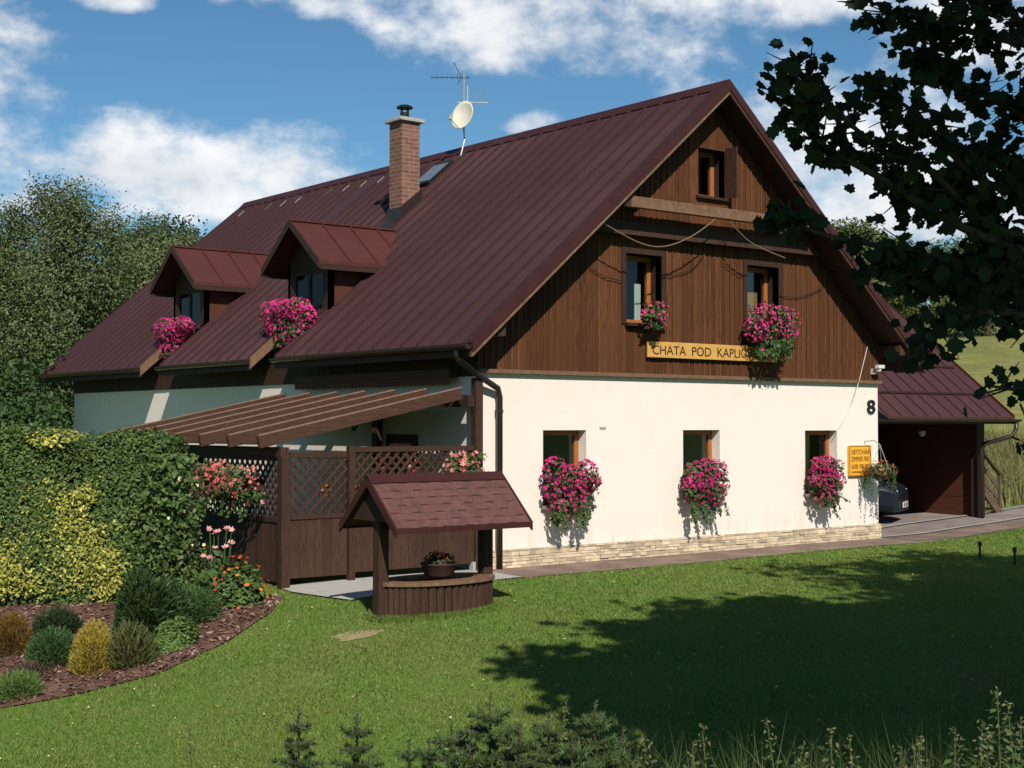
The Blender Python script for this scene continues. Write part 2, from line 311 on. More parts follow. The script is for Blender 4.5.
m_ground = None
def ground_material():
    m = bpy.data.materials.new('lawn_soil'); m.use_nodes = True; nt = m.node_tree; N = nt.nodes.new; LK = nt.links.new
    p = nt.nodes['Principled BSDF']; p.inputs['Roughness'].default_value = .95; p.inputs['Specular IOR Level'].default_value = .1
    tc = N('ShaderNodeTexCoord')
    def noi(s, d=5, r=.6):
        n = N('ShaderNodeTexNoise'); n.inputs['Scale'].default_value = s; n.inputs['Detail'].default_value = d; n.inputs['Roughness'].default_value = r; LK(tc.outputs['Object'], n.inputs[0]); return n.outputs['Fac']
    def mix(f, a, b):
        x = N('ShaderNodeMix'); x.data_type = 'RGBA'
        LK(f, x.inputs[0])
        for i, c in ((6, a), (7, b)):
            if isinstance(c, tuple): x.inputs[i].default_value = (*c, 1)
            else: LK(c, x.inputs[i])
        return x.outputs[2]
    def rm(f, a, b):
        r = N('ShaderNodeMapRange'); r.inputs[1].default_value = a; r.inputs[2].default_value = b; LK(f, r.inputs[0]); return r.outputs[0]
    lawn = mix(rm(noi(14, 8), .3, .7), (.080, .150, .024), (.115, .182, .034))
    lawn = mix(rm(noi(.7, 4), .5, .72), lawn, (.165, .165, .045))
    at = N('ShaderNodeAttribute'); at.attribute_name = 'meadow'
    mead = mix(rm(noi(.25, 6), .35, .65), (.215, .225, .066), (.125, .170, .045))
    mead = mix(rm(noi(2.2, 9, .75), .42, .62), mead, (.17, .15, .05)); mead = mix(rm(noi(.9, 8, .7), .5, .7), mead, (.30, .26, .10))
    c = mix(at.outputs['Fac'], lawn, mead)
    LK(c, p.inputs['Base Color'])
    b = N('ShaderNodeBump'); b.inputs['Strength'].default_value = .6; b.inputs['Distance'].default_value = .03; LK(noi(40, 4), b.inputs['Height']); LK(b.outputs[0], p.inputs['Normal']); return m
def axis_coords():
    near = np.arange(-24, 34.01, .3); far = [34]; 
    while far[-1] < 900: far.append(far[-1]*1.12+.5)
    neg = [-24]
    while neg[-1] > -900: neg.append(neg[-1]*1.12-.5)
    return np.r_[neg[::-1][:-1], near, far[1:]]
def build_ground():
    xs = axis_coords(); ys = axis_coords(); X, Y = np.meshgrid(xs, ys, indexing='ij'); Z = np.zeros_like(X)
    for i in range(len(xs)): Z[i] = terrain(X[i], Y[i])
    n, k = X.shape; V = np.stack([X, Y, Z], -1).reshape(-1, 3); idx = np.arange(n*k).reshape(n, k)
    Fq = np.stack([idx[:-1, :-1], idx[1:, :-1], idx[1:, 1:], idx[:-1, 1:]], -1).reshape(-1, 4)
    me = bpy.data.meshes.new('ground'); me.from_pydata(V.tolist(), [], Fq.tolist()); me.polygons.foreach_set('use_smooth', [True]*len(me.polygons))
    a = me.attributes.new('meadow', 'FLOAT', 'POINT'); D = (V[:, 0]+11.95)*.6226+(V[:, 1]+15.78)*.7826
    a.data.foreach_set('value', smooth(31, 48, D).astype(np.float32)); me.materials.append(ground_material())
    o = bpy.data.objects.new('ground', me); col.objects.link(o); tag(o, kind='structure')
build_ground()
def drape(name, poly, off, m, step=.2):
    """flat sheet laid over the terrain inside a polygon"""
    bm = bmesh.new(); f = bm.faces.new([bm.verts.new((x, y, 0)) for x, y in poly]); P = np.array(poly)
    for ax in (0, 1):
        for c in np.arange(P[:, ax].min()+step, P[:, ax].max(), step):
            n = (1, 0, 0) if ax == 0 else (0, 1, 0); pc = (c, 0, 0) if ax == 0 else (0, c, 0)
            bmesh.ops.bisect_plane(bm, geom=bm.faces[:]+bm.edges[:]+bm.verts[:], plane_co=pc, plane_no=n)
    for v in bm.verts: v.co.z = tz(v.co.x, v.co.y)+off
    me = bpy.data.meshes.new(name); bm.to_mesh(me); bm.free(); me.materials.append(m); me.polygons.foreach_set('use_smooth', [True]*len(me.polygons))
    o = bpy.data.objects.new(name, me); col.objects.link(o); tag(o, kind='structure'); return o
PATH = [(-.05, -1.02), (2, -.99), (5, -.97), (8.2, -1.0), (8.85, -.4), (8.85, .06), (-.05, .06)]
SLABP = [(-3.15, -.42), (-2.9, -1.35), (-1.6, -1.15), (-.05, -1.02), (-.05, .02), (-3.15, .02)]
DRIVE = [(8.2, -1.0), (10, -.9), (13, -.45), (18, .4), (26, 2.6), (26, 4.6), (18, 2.4), (14.6, 1.5), (14.2, 7), (8.85, 7), (8.85, -.4)]
BED = [(-3.35, -.55), (-3.9, -1.2), (-4.7, -1.75), (-5.6, -2.0), (-6.4, -1.75), (-7.6, -1.2), (-8.6, .3), (-7.6, 2.2), (-5.2, .9), (-4.0, .1)]
drape('garden_path', PATH, .012, m_paving); drape('paving_slab', SLABP, .022, m_slab); drape('driveway', DRIVE, .012, m_drive)
def band(pts, w): return pts+[(x-.1*0, y+w) for x, y in reversed(pts)]
_fr = [(8.95, -.80), (10, -.88), (13, -.43), (18, .42), (26, 2.62)]
drape('side_path', band(_fr, .72), .020, m_paving, .3); drape('kerb', band([(x, y+.72) for x, y in _fr], .10), .035, m_concrete, .3); drape('kerb_edge', band([(x, y+1.75) for x, y in _fr[1:]], .10), .035, m_concrete, .3)
m_mulch = mat('bark_mulch', (.13, .065, .045), (.06, .03, .022), rough=.95, scale=25, bump=1.0, c3=(.155, .085, .06))
drape('mulch_bed', BED, .02, m_mulch)

# ================================================================== COTTAGE
W, H, L = 8.89, 2.75, 14.615
ZA, ZE, OV, EV, FAR = 7.338, 3.112, .595, .544, .634
XC = W/2; SL = (ZA-ZE)/(XC+EV)
def zl(x): return ZE+SL*(x+EV)
def zr(x): return ZA-SL*(x-XC)
house = empty('cottage', (0, 0, 0), 0, 'white cottage with brown board gable, dark red metal roof and two dormers', 'house')

def wall_xz(mb, x0, x1, z0, z1, y0, y1, holes):
    """wall slab between y0 (front) and y1 with rectangular holes (xa,xb,za,zb): front, back, reveals, rim"""
    xs = sorted({x0, x1, *[h[0] for h in holes], *[h[1] for h in holes]}); zs = sorted({z0, z1, *[h[2] for h in holes], *[h[3] for h in holes]})
    def hole(xa, xb, za, zb): return any(h[0] <= xa+1e-6 and xb <= h[1]+1e-6 and h[2] <= za+1e-6 and zb <= h[3]+1e-6 for h in holes)
    for i in range(len(xs)-1):
        for j in range(len(zs)-1):
            a, b, c, d = xs[i], xs[i+1], zs[j], zs[j+1]
            if hole(a, b, c, d): continue
            for y in (y0, y1): mb.add([(a, y, c), (b, y, c), (b, y, d), (a, y, d)], [(0, 1, 2, 3)])
    for (a, b, c, d) in list(holes)+[(x0, x1, z0, z1)]:
        mb.add([(a, y0, c), (b, y0, c), (b, y0, d), (a, y0, d), (a, y1, c), (b, y1, c), (b, y1, d), (a, y1, d)], [(0, 1, 5, 4), (1, 2, 6, 5), (2, 3, 7, 6), (3, 0, 4, 7)])
GW = [(1.172, 2.0, .85, 1.935), (4.012, 4.84, .85, 1.93), (6.918, 7.76, .85, 1.915)]
mb = MB(); wall_xz(mb, 0, W, -.4, H, 0, .38, GW); mb.build('gable_wall', m_plaster, house)
mb = MB(); mb.box(0, .35, .38, L, -.6, 2.70); mb.build('side_wall', m_plaster, house)
mb = MB(); mb.box(W-.35, W, .38, L, -.4, 3.3); mb.box(.35, W-.35, L-.35, L, -.4, H); mb.build('rear_wall', m_plaster, house)
mb = MB(); mb.prism([(.0, L-.33, H), (W, L-.33, H), (W, L-.33, zr(W)-.16), (XC, L-.33, ZA-.16), (0, L-.33, zl(0)-.16)], (0, .3, 0)); mb.build('rear_gable', m_siding, house)
mb = MB(); mb.box(.3, W-.3, .36, L-.3, 2.62, 2.74); mb.build('upper_floor', m_dark, house)
mb = MB(); mb.box(.36, W-.36, 2.6, 2.7, -.2, 2.6); mb.box(1.9, W-1.9, 3.0, 3.1, 2.76, 4.8); mb.build('inner_wall', m_curtain, house)
# upper strip of the side wall: dark boards up to the eave
mb = MB()
y = .0
while y < L-.01:
    y2 = min(y+.14, L); d = random.uniform(0, .006)
    mb.box(-.03-d, .3, y+.003, y2-.003, 2.69, 3.42); y = y2
mb.build('eave_boards', m_dark, house)
# stone plinth, course by course
mb = MB(); mb.box(-.012, W+.012, -.03, 0, -.35, .262); pm_ = mb.build('plinth', m_mortar, house)
mb = MB(); z = -.13
while z < .255:
    h = min(random.uniform(.035, .062), .262-z); x = -.01
    while x < W+.01:
        w_ = random.uniform(.08, .3); x2 = min(x+w_, W+.012); mb.box(x+.002, x2-.003, -.04-random.uniform(0, .022), -.028, z+.002, z+h-.003); x = x2
    z += h
mb.build('plinth_stone', m_stone, pm_)

# gable siding: vertical boards with battens, cut by the roof line and the openings
UW = [(2.766, 3.519, 3.55, 4.607), (5.45, 6.225, 3.55, 4.612)]; AW = (4.19, 4.80, 5.60, 6.36)
def siding(mb, bt, zlo, zhi, yf, thick, holes, gap=.118):
    x = -.02
    k = 0
    while x < W+.02:
        x2 = min(x+gap, W+.02); cuts = sorted({x, x2, *[h[i] for h in holes for i in (0, 1) if x < h[i] < x2], *([XC] if x < XC < x2 else [])})
        d = random.uniform(0, .008)
        for a, b in zip(cuts[:-1], cuts[1:]):
            def top(u): return min(zhi, zl(u)-.15, zr(u)-.15)
            ivs = [(zlo, None)]
            for h in holes:
                if a >= h[0]-1e-6 and b <= h[1]+1e-6:
                    n_ = []
                    for lo, hi in ivs:
                        if hi is None: n_ += [(lo, h[2]), (h[3], None)]
                        else: n_.append((lo, hi))
                    ivs = n_
            for lo, hi in ivs:
                ta, tb = (hi, hi) if hi is not None else (top(a), top(b))
                if max(ta, tb) <= lo+.01: continue
                ta = max(ta, lo+.001); tb = max(tb, lo+.001)
                mb.prism([(a, yf-d, lo), (b, yf-d, lo), (b, yf-d, tb), (a, yf-d, ta)], (0, thick+d, 0))
        # batten over the joint
        u = x
        if not any(h[0]-.10 < u < h[1]+.10 for h in holes):
            t_ = min(zhi, zl(u-.009)-.15, zr(u+.009)-.15)
            if t_ > zlo+.02: bt.box(u-.009, u+.009, yf-.017, yf-.0085, zlo, t_)
        x = x2
mb = MB(); bt = MB(); siding(mb, bt, 2.765, 5.03, -.025, .12, UW); sdo = mb.build('gable_siding', m_siding, house); bt.build('batten', m_batten, sdo)
mb = MB(); bt = MB(); siding(mb, bt, 4.93, 9, -.17, .13, [AW]); sdo = mb.build('upper_siding', m_siding, house); bt.build('batten', m_batten, sdo)
mb = MB(); mb.box(2.0, W-2.0, -.215, -.195, 4.86, 5.06); mb.box(1.75, W-1.75, -.196, -.03, 4.87, 4.925); mb.build('ledge_board', m_wood, house)
mb = MB(); mb.box(-.03, W+.03, -.075, -.005, 2.735, 2.79); mb.build('drip_board', m_pale_edge, house)
mb = MB(); mb.bar((2.33, -.47, 5.30), (6.56, -.47, 5.30), .12, .16); mb.build('tie_beam', m_pale_edge, house)

def window(xa, xb, za, zb, y, curtain=None, casing=False, sill=True, mul=.5, sillm=None, depth=.07, fw=.075):
    """timber window standing in an opening at depth y"""
    f = MB(); f.box(xa, xa+fw, y, y+depth, za, zb); f.box(xb-fw, xb, y, y+depth, za, zb); f.box(xa+fw, xb-fw, y, y+depth, za, za+fw); f.box(xa+fw, xb-fw, y, y+depth, zb-fw, zb)
    xm = xa+fw+.045
    w = f.build('window', m_frame, house, bevel=.006)
    p = MB(); p.box(xa+fw, xb-fw, y+.025, y+.031, za+fw, zb-fw); p.build('pane', m_glass, w)
    if sill:
        s = MB(); s.box(xa-.03, xb+.03, -.09 if not casing else -.13, y, za-.045, za); s.build('sill', sillm or m_brick_cap, w)
    if curtain:
        c = MB(); n = 24; vs = []
        a, b, zt, m_ = curtain
        for i in range(n+1):
            u = a+(b-a)*i/n; yy = y+depth+.07+.018*math.sin(i*1.9); vs += [(u, yy, za+.03), (u, yy, zt)]
        c.add(vs, [(2*i, 2*i+2, 2*i+3, 2*i+1) for i in range(n)]); c.build('curtain', m_, w)
    if casing:
        c = MB(); k = .085; yy = -.052
        c.box(xa-k, xa, yy, -.02, za-.02, zb+k); c.box(xb, xb+k, yy, -.02, za-.02, zb+k); c.box(xa, xb, yy, -.02, zb, zb+k); c.build('casing', m_dark, w)
    return w
for i, h in enumerate(GW): window(*h, .17, curtain=None, mul=.5)
window(*UW[0], .2, casing=True, sillm=m_dark, mul=.56, curtain=(3.30, 3.43, 4.2, m_curtain)); window(*UW[1], .2, casing=True, sillm=m_dark, mul=.62, curtain=(5.55, 6.14, 4.22, m_curtain_y))
w_ = window(*AW, .06, sill=False, mul=.5)
s = MB(); s.box(AW[0]-.06, AW[1]+.06, -.24, -.06, AW[2]-.04, AW[2]); s.build('sill', m_dark, w_)
s = MB(); s.box(AW[1], AW[1]+.03, -.42, -.19, AW[2], AW[3]+.05); s.build('shutter', m_wood, w_)
# dark lining of the openings in the wood gable
for h in UW: mb = MB(); mb.box(h[0]-.03, h[0], -.02, .3, h[2], h[3]); mb.box(h[1], h[1]+.03, -.02, .3, h[2], h[3]); mb.box(h[0]-.03, h[1]+.03, -.02, .2, h[3], h[3]+.03); mb.build('opening_lining', m_dark, house)
mb = MB(); mb.box(AW[0]-.03, AW[0], -.165, .1, AW[2], AW[3]); mb.box(AW[1], AW[1]+.03, -.165, .1, AW[2], AW[3]); mb.box(AW[0]-.03, AW[1]+.03, -.165, .1, AW[3], AW[3]+.03)
mb.build('opening_lining', m_dark, house)
# gable infill behind the boards (dark, closes the loft)
mb = MB()
for (a, b) in ((0, 2.73), (3.55, 5.42), (6.26, W)):
    pts = [(a, .1, H), (b, .1, H)]
    top = lambda u: min(zl(u), zr(u))-.2
    pts += [(b, .1, top(b))]+([(XC, .1, top(XC))] if a < XC < b else [])+[(a, .1, top(a))]
    if a < XC < b: pts = [(a, .1, H), (b, .1, H), (b, .1, 5.5), (a, .1, 5.5)]
    mb.prism(pts, (0, .06, 0))
mb.build('gable_backing', m_dark, house)

# ---------------- roof
D1, D2 = (5.32, (4.72, 5.58)), (9.87, (9.08, 9.95)); XW = .42
TH = .13
def slope_patch(mb, side, xa, xb, ya, yb, seams, y0=-OV):
    z = zl if side < 0 else zr
    mb.prism([(xa, ya, z(xa)-TH), (xb, ya, z(xb)-TH), (xb, ya, z(xb)), (xa, ya, z(xa))], (0, yb-ya, 0))
    if seams:
        k = y0+.17
        while k < L+FAR-.05:
            if ya+.02 < k < yb-.02:
                e = .012
                mb.prism([(xa, k-.014, z(xa)+.001), (xb, k-.014, z(xb)+.001), (xb, k+.014, z(xb)+.001), (xa, k+.014, z(xa)+.001)], (0, 0, .042), 1)
            k += .38
mb = MB(); Y1 = L+FAR
slope_patch(mb, -1, -EV, XC, -OV, D1[1][0], 1); slope_patch(mb, -1, XW, XC, D1[1][0], D1[1][1], 1); slope_patch(mb, -1, -EV, XC, D1[1][1], D2[1][0], 1)
slope_patch(mb, -1, XW, XC, D2[1][0], D2[1][1], 1); slope_patch(mb, -1, -EV, XC, D2[1][1], Y1, 1); slope_patch(mb, 1, XC, W+EV, -OV, Y1, 1)
roof = mb.build('roof', [m_roof, mat('seam_shade', (.047, .019, .018), (.036, .015, .014), rough=.6)], house)  # seams darker than the sheet: their shadow lines put into the colour
mb = MB(); mb.prism([(XC-.16, -OV-.02, ZA-.11), (XC, -OV-.02, ZA+.055), (XC+.16, -OV-.02, ZA-.11), (XC, -OV-.02, ZA+.0)], (0, Y1+OV+.04, 0)); mb.build('ridge_cap', m_rim, roof)
# roof edges at the gable: sheet rim on top, wooden barge board below
for nm, z, xs in (('left', zl, (-EV-.01, XC)), ('right', zr, (XC, W+EV+.01))):
    a, b = xs
    mb = MB(); mb.prism([(a, -OV-.035, z(a)-.115), (b, -OV-.035, z(b)-.115), (b, -OV-.035, z(b)+.035), (a, -OV-.035, z(a)+.035)], (0, .034, 0))
    mb.prism([(a, -OV-.002, z(a)+.004), (b, -OV-.002, z(b)+.004), (b, -OV-.002, z(b)+.035), (a, -OV-.002, z(a)+.035)], (0, .1, 0)); mb.build('roof_rim', m_rim, roof)
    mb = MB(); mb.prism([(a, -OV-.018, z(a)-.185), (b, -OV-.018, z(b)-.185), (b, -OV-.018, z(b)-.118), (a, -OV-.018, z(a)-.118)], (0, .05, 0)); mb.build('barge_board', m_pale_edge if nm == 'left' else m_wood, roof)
    # soffit boards under the overhang
    mb = MB(); sx = (a, 0-.03) if nm == 'left' else (W+.03, b)
    mb.prism([(a, -OV+.04, z(a)-TH-.03), (b, -OV+.04, z(b)-TH-.03), (b, -OV+.04, z(b)-TH-.004), (a, -OV+.04, z(a)-TH-.004)], (0, OV-.0, 0)); mb.build('soffit', m_dark, roof)
    mb = MB(); mb.prism([(a, Y1+.002, z(a)-.2), (b, Y1+.002, z(b)-.2), (b, Y1+.002, z(b)+.03), (a, Y1+.002, z(a)+.03)], (0, .03, 0)); mb.build('roof_rim', m_rim, roof)
# purlin ends under the gable overhang
for x, z in ((.0, zl(0)-.26), (2.35, zl(2.35)-.26), (W-2.35, zr(W-2.35)-.26), (W, zr(W)-.26)):
    mb = MB(); mb.box(x-.07, x+.07, -OV+.06, .02, z-.09, z+.09); mb.build('purlin_end', m_wood, roof)
# eave fascia in three runs, notch cheeks of trim
mb = MB()
for a, b in ((-OV, D1[1][0]), (D1[1][1], D2[1][0]), (D2[1][1], Y1)): mb.box(-EV-.002, -EV+.03, a, b, ZE-.19, ZE-.005)
mb.build('eave_fascia', m_dark, roof)
for ya, yb in (D1[1], D2[1]):
    for yy, s_ in ((ya, 1), (yb, -1)):
        mb = MB(); a, b = -EV-.01, XW
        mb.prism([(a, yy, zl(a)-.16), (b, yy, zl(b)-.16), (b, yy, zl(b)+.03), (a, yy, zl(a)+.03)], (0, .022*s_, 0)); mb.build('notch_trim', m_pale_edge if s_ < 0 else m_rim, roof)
# snow hooks: a row of small galvanised clips below the ridge at the far end
mb = MB(); hy = 8.0
while hy < Y1-.4:
    x = 3.98+.12*(int(hy*3) % 2); mb.bar((x, hy, zl(x)+.012), (x+.17, hy+.01, zl(x+.17)+.012), .014, .016); hy += .67
mb.build('snow_guard', m_metal, roof)
# gutter and downpipe
def gutter(mb, a, b, r):
    a = Vector(a); b = Vector(b); n = 9; d = (b-a).normalized(); s_ = d.cross(Vector((0, 0, 1))).normalized(); vs = []
    for p in (a, b):
        for rr in (r, r-.008):
            for k in range(n): t = math.pi*k/(n-1); vs.append(p+s_*(rr*math.cos(t))+Vector((0, 0, -rr*math.sin(t))))
    fs = []
    for k in range(n-1): fs += [(k, k+1, 2*n+k+1, 2*n+k), (n+k+1, n+k, 3*n+k, 3*n+k+1)]
    fs += [(0, 2*n, 3*n, n), (n-1, 2*n-1, 4*n-1, 3*n-1)]; fs += [tuple(range(n)), tuple(range(2*n, 3*n))]
    mb.add(vs, fs)
for a, b in ((-OV, D1[1][0]), (D1[1][1], D2[1][0]), (D2[1][1], Y1)):
    mb = MB(); gutter(mb, (-EV-.065, a, ZE-.03), (-EV-.065, b, ZE-.03), .065); mb.build('gutter', m_gutter, house)
mb = MB(); mb.tube([(-EV-.065, -.35, ZE-.06), (-EV-.06, -.33, ZE-.2), (-.05, -.16, 2.66), (.27, -.1, 2.52), (.31, -.09, 2.4), (.31, -.09, 0)], .045, 10); dp_ = mb.build('downpipe', m_gutter, house, smooth=True)
for z in (2.2, 1.0):
    mb = MB(); mb.lathe([(.055, -.02), (.055, .02)], (.31, -.09, z), 12); mb.box(.29, .33, -.05, 0, z-.015, z+.015); mb.build('pipe_clip', m_gutter, dp_)
# ---------------- dormers
def dormer(yc):
    xf, za, hw, ze = .06, 5.455, .95, 4.71; sl = (za-ze)/hw; t = .07
    mb = MB(); xr = (za-ZE)/SL-EV+.05; xe = (ze-ZE)/SL-EV+.05
    for s_ in (-1, 1):
        a = [(xf, yc+s_*hw, ze), (xf, yc, za), (xr, yc, za), (xe, yc+s_*hw, ze)]
        mb.hexa([(x, y, z-t) for x, y, z in a], a)
        for k in range(1, 4):                                      # raised seams
            x = xf+(xr-xf)*k/4+.05; zt = za; yb = yc+s_*hw; zb = ze
            if x > xe: f = max(0, (xr-x)/(xr-xe)); yb = yc+s_*hw*f; zb = za-sl*hw*f
            mb.bar((x, yc+s_*.02, zt+.004), (x, yb, zb+.008), .022, .03)
    mb.bar((xf-.01, yc, za+.012), (xr-.03, yc, za+.012), .10, .035)
    r = mb.build('dormer', m_dormer_roof, house)
    for s_ in (-1, 1):
        mb = MB(); mb.prism([(xf-.03, yc+s_*(hw+.01), ze-.13), (xf-.03, yc, za-.11), (xf-.03, yc, za+.02), (xf-.03, yc+s_*(hw+.01), ze+.015)], (.03, 0, 0)); mb.build('barge_board', m_dark, r)
        mb = MB(); mb.box(xf+.02, xe-.05, min(yc+s_*(hw-.03), yc+s_*hw), max(yc+s_*(hw-.03), yc+s_*hw), ze-.15, ze-.065); mb.build('eave_board', m_dark, r)
    hb = .70; zw = 4.78
    for s_ in (-1, 1):                                             # cheeks
        xb = (zw+.3-ZE)/SL-EV; y = yc+s_*hb
        mb = MB(); mb.prism([(XW, y, zl(XW)-.3), (XW, y, zw), (xb, y, zw), (xb, y, zw-.2)], (0, -.08*s_, 0)); mb.build('cheek', m_redboard, r)
    mb = MB()                                                      # front wall with the window opening
    yl, yr, zb, zt = yc-.50, yc+.50, 3.86, 4.62; x0, x1 = XW, XW+.08
    mb.box(x0, x1, yc-hb, yl, zl(XW)-.35, zw); mb.box(x0, x1, yr, yc+hb, zl(XW)-.35, zw); mb.box(x0, x1, yl, yr, zl(XW)-.6, zb); mb.box(x0, x1, yl, yr, zt, zw)
    mb.prism([(x0, yc-hb, zw), (x0, yc+hb, zw), (x0, yc+.12, za-.14), (x0, yc-.12, za-.14)], (.08, 0, 0)); mb.build('front_wall', m_dark, r)
    mb = MB(); f = .055
    for (a, b, c, d) in ((yl, yl+f, zb, zt), (yr-f, yr, zb, zt), (yl+f, yr-f, zb, zb+f), (yl+f, yr-f, zt-f, zt), (yc-.04, yc+.04, zb+f, zt-f)): mb.box(x0+.01, x0+.065, a, b, c, d)
    mb.build('window_frame', m_dark, r)
    mb = MB(); mb.box(x0+.03, x0+.036, yl+f, yr-f, zb+f, zt-f); mb.build('pane', m_glass, r)
    mb = MB(); vs = []
    for i in range(17):
        u = i/16; y = yl+f+.34*u; vs += [(x0+.07+.012*math.sin(i*1.8), y, zb+.05), (x0+.07+.012*math.sin(i*1.8), yl+f+.20*u, zt-.04)]
    mb.add(vs, [(2*i, 2*i+2, 2*i+3, 2*i+1) for i in range(16)]); mb.build('curtain', m_curtain, r)
    mb = MB(); mb.box(x0+.5, x0+.55, yc-hb+.1, yc+hb-.1, 3.6, 4.74); mb.build('room_back', m_dark, r)
dormer(D1[0]); dormer(D2[0])
# ---------------- chimney, skylight
cx0, cy0, cw, cz0, cz1 = 2.60, 5.74, .40, 5.2, 7.56
mb = MB(); mb.box(cx0, cx0+cw, cy0, cy0+cw, cz0, cz1); ch = mb.build('chimney', m_brick, house)
mb = MB(); mb.box(cx0-.07, cx0+cw+.07, cy0-.07, cy0+cw+.07, cz1, cz1+.07); mb.build('chimney_cap', m_brick_cap, ch, bevel=.012)
mb = MB(); c_ = (cx0+cw/2, cy0+cw/2, cz1+.07); mb.lathe([(.085, 0), (.085, .13)], c_, 16)
for k in range(4): t = k*math.pi/2+.4; mb.box(c_[0]+.08*math.cos(t)-.008, c_[0]+.08*math.cos(t)+.008, c_[1]+.08*math.sin(t)-.008, c_[1]+.08*math.sin(t)+.008, c_[2]+.12, c_[2]+.22)
mb.lathe([(.15, .21), (.155, .235), (.10, .265), (.02, .275)], c_, 18); mb.build('flue', m_black, ch)
mb = MB(); q = .035
mb.prism([(cx0-q, cy0-q, zl(cx0-q)-.05), (cx0+cw+q, cy0-q, zl(cx0+cw+q)-.05), (cx0+cw+q, cy0-q, zl(cx0+cw)+.24), (cx0-q, cy0-q, zl(cx0)+.20)], (0, .03, 0))
mb.box(cx0-q, cx0-.002, cy0-.004, cy0+cw+q, zl(cx0-q)-.05, zl(cx0)+.20)
mb.prism([(cx0-.3, cy0-.1, zl(cx0-.3)+.012), (cx0-q, cy0-.1, zl(cx0-q)+.012), (cx0-q, cy0-.1, zl(cx0-q)+.03), (cx0-.3, cy0-.1, zl(cx0-.3)+.03)], (0, cw+.2, 0)); mb.build('flashing', m_gutter, ch)
def roofpt(x, y, off): n_ = Vector((-SL, 0, 1)).normalized(); return Vector((x, y, zl(x)))+n_*off
mb = MB(); a = [(3.46, 6.05), (3.46, 6.65), (4.03, 6.65), (4.03, 6.05)]
mb.hexa([roofpt(x, y, 0) for x, y in a], [roofpt(x, y, .075) for x, y in a]); sk = mb.build('skylight', m_black, house)
mb = MB(); a = [(3.52, 6.11), (3.52, 6.59), (3.97, 6.59), (3.97, 6.11)]
mb.hexa([roofpt(x, y, .05) for x, y in a], [roofpt(x, y, .082) for x, y in a]); mb.build('pane', mat('skylight_glass', (.28, .30, .31), (.2, .22, .23), rough=.08, spec=.8, metal=.4), sk)
# ---------------- small fittings on the gable
def catenary(p, n=10):
    p = [Vector(q) for q in p]; out = []
    for i in range(len(p)-1):
        p0 = p[max(i-1, 0)]; p3 = p[min(i+2, len(p)-1)]
        for k in range(n):
            t = k/n; out.append(.5*((2*p[i])+(-p0+p[i+1])*t+(2*p0-5*p[i]+4*p[i+1]-p3)*t*t+(-p0+3*p[i]-3*p[i+1]+p3)*t**3))
    return out+[p[-1]]
for pts, mm in (([(1.91,-.5,4.92),(2.62,-.5,4.7),(3.14,-.5,4.69),(3.71,-.5,4.89),(4.24,-.5,5.2)], m_rope), ([(4.56,-.5,5.18),(5.06,-.5,4.89),(5.85,-.5,4.71)], m_rope),
                ([(2.0,-.07,4.34),(2.3,-.07,4.22),(2.66,-.07,4.17)], m_rope_d), ([(3.46,-.07,4.27),(4.12,-.07,4.44),(4.43,-.07,4.71)], m_rope_d), ([(4.8,-.07,4.61),(5.31,-.07,4.4)], m_rope_d), ([(6.18,-.07,4.14),(6.74,-.07,4.16),(7.31,-.07,4.34)], m_rope_d),
                ([(8.52,-.07,3.38),(8.12,-.07,2.44),(7.66,-.07,1.89)], m_white)):
    mb = MB(); mb.tube(catenary(pts), (.009 if mm is m_rope else .006), 6); mb.build('festoon_cable', mm, house)
mb = MB(); mb.box(8.66, 8.72, -.12, -.03, 2.9, 3.0); mb.lathe([(.05, -.03), (.06, .03)], (8.69, -.17, 2.98), 12); mb.box(8.62, 8.78, -.24, -.16, 3.0, 3.06); mb.build('floodlight', m_white, house)
mb = MB(); mb.box(2.26, 2.38, -.014, -.001, 1.955, 1.985); mb.build('wall_vent', m_brick_cap, house)

def text_mesh(name, s, size, m, parent, loc, rot, depth=.006, width=None, align='LEFT', sx=1):
    cu = bpy.data.curves.new(name, 'FONT'); cu.body = s; cu.size = size; cu.extrude = depth; cu.align_x = align
    t = bpy.data.objects.new(name+'_tmp', cu); col.objects.link(t); dg = bpy.context.evaluated_depsgraph_get(); dg.update()
    me = bpy.data.meshes.new_from_object(t.evaluated_get(dg)); bpy.data.objects.remove(t); me.materials.clear(); me.materials.append(m); me.name = name
    if width:
        xs = [v.co.x for v in me.vertices]; k = width/(max(xs)-min(xs)); x0 = min(xs)
        for v in me.vertices: v.co.x = (v.co.x-x0)*k
    o = bpy.data.objects.new(name, me); col.objects.link(o); o.location = loc; o.rotation_euler = rot
    if parent: o.parent = parent
    return o
text_mesh('house_number', '8', .34, m_black, house, (8.575, -.02, 2.215), (R(90), 0, 0), .015, width=.21)

# ---------------- signs hung on the gable
sg = empty('name_board', (3.157, -.075, 3.04), 0, 'long pale wooden board with burnt lettering under the upper gable windows', 'sign')
mb = MB(); mb.box(0, 2.95, -.03, 0, 0, .245); mb.build('board', m_sign, sg, bevel=.006)
text_mesh('lettering', 'CHATA  POD  KAPLIČKOU', .20, m_letter, sg, (.10, -.032, .05), (R(90), 0, 0), .003, width=2.58)
ys = empty('yellow_notice', (8.03, -.03, 1.12), 0, 'small yellow lodging notice on the white wall by the corner', 'sign')
mb = MB(); mb.box(0, .6, -.018, .012, 0, .53); mb.build('plate', m_yellow, ys, bevel=.004)
mb = MB()
for a in ((0, .6, 0, .018), (0, .6, .512, .53), (0, .018, .018, .512), (.582, .6, .018, .512)): mb.box(a[0], a[1], -.024, -.019, a[2], a[3])
mb.build('border', mat('sign_border', (.42, .19, .02)), ys)
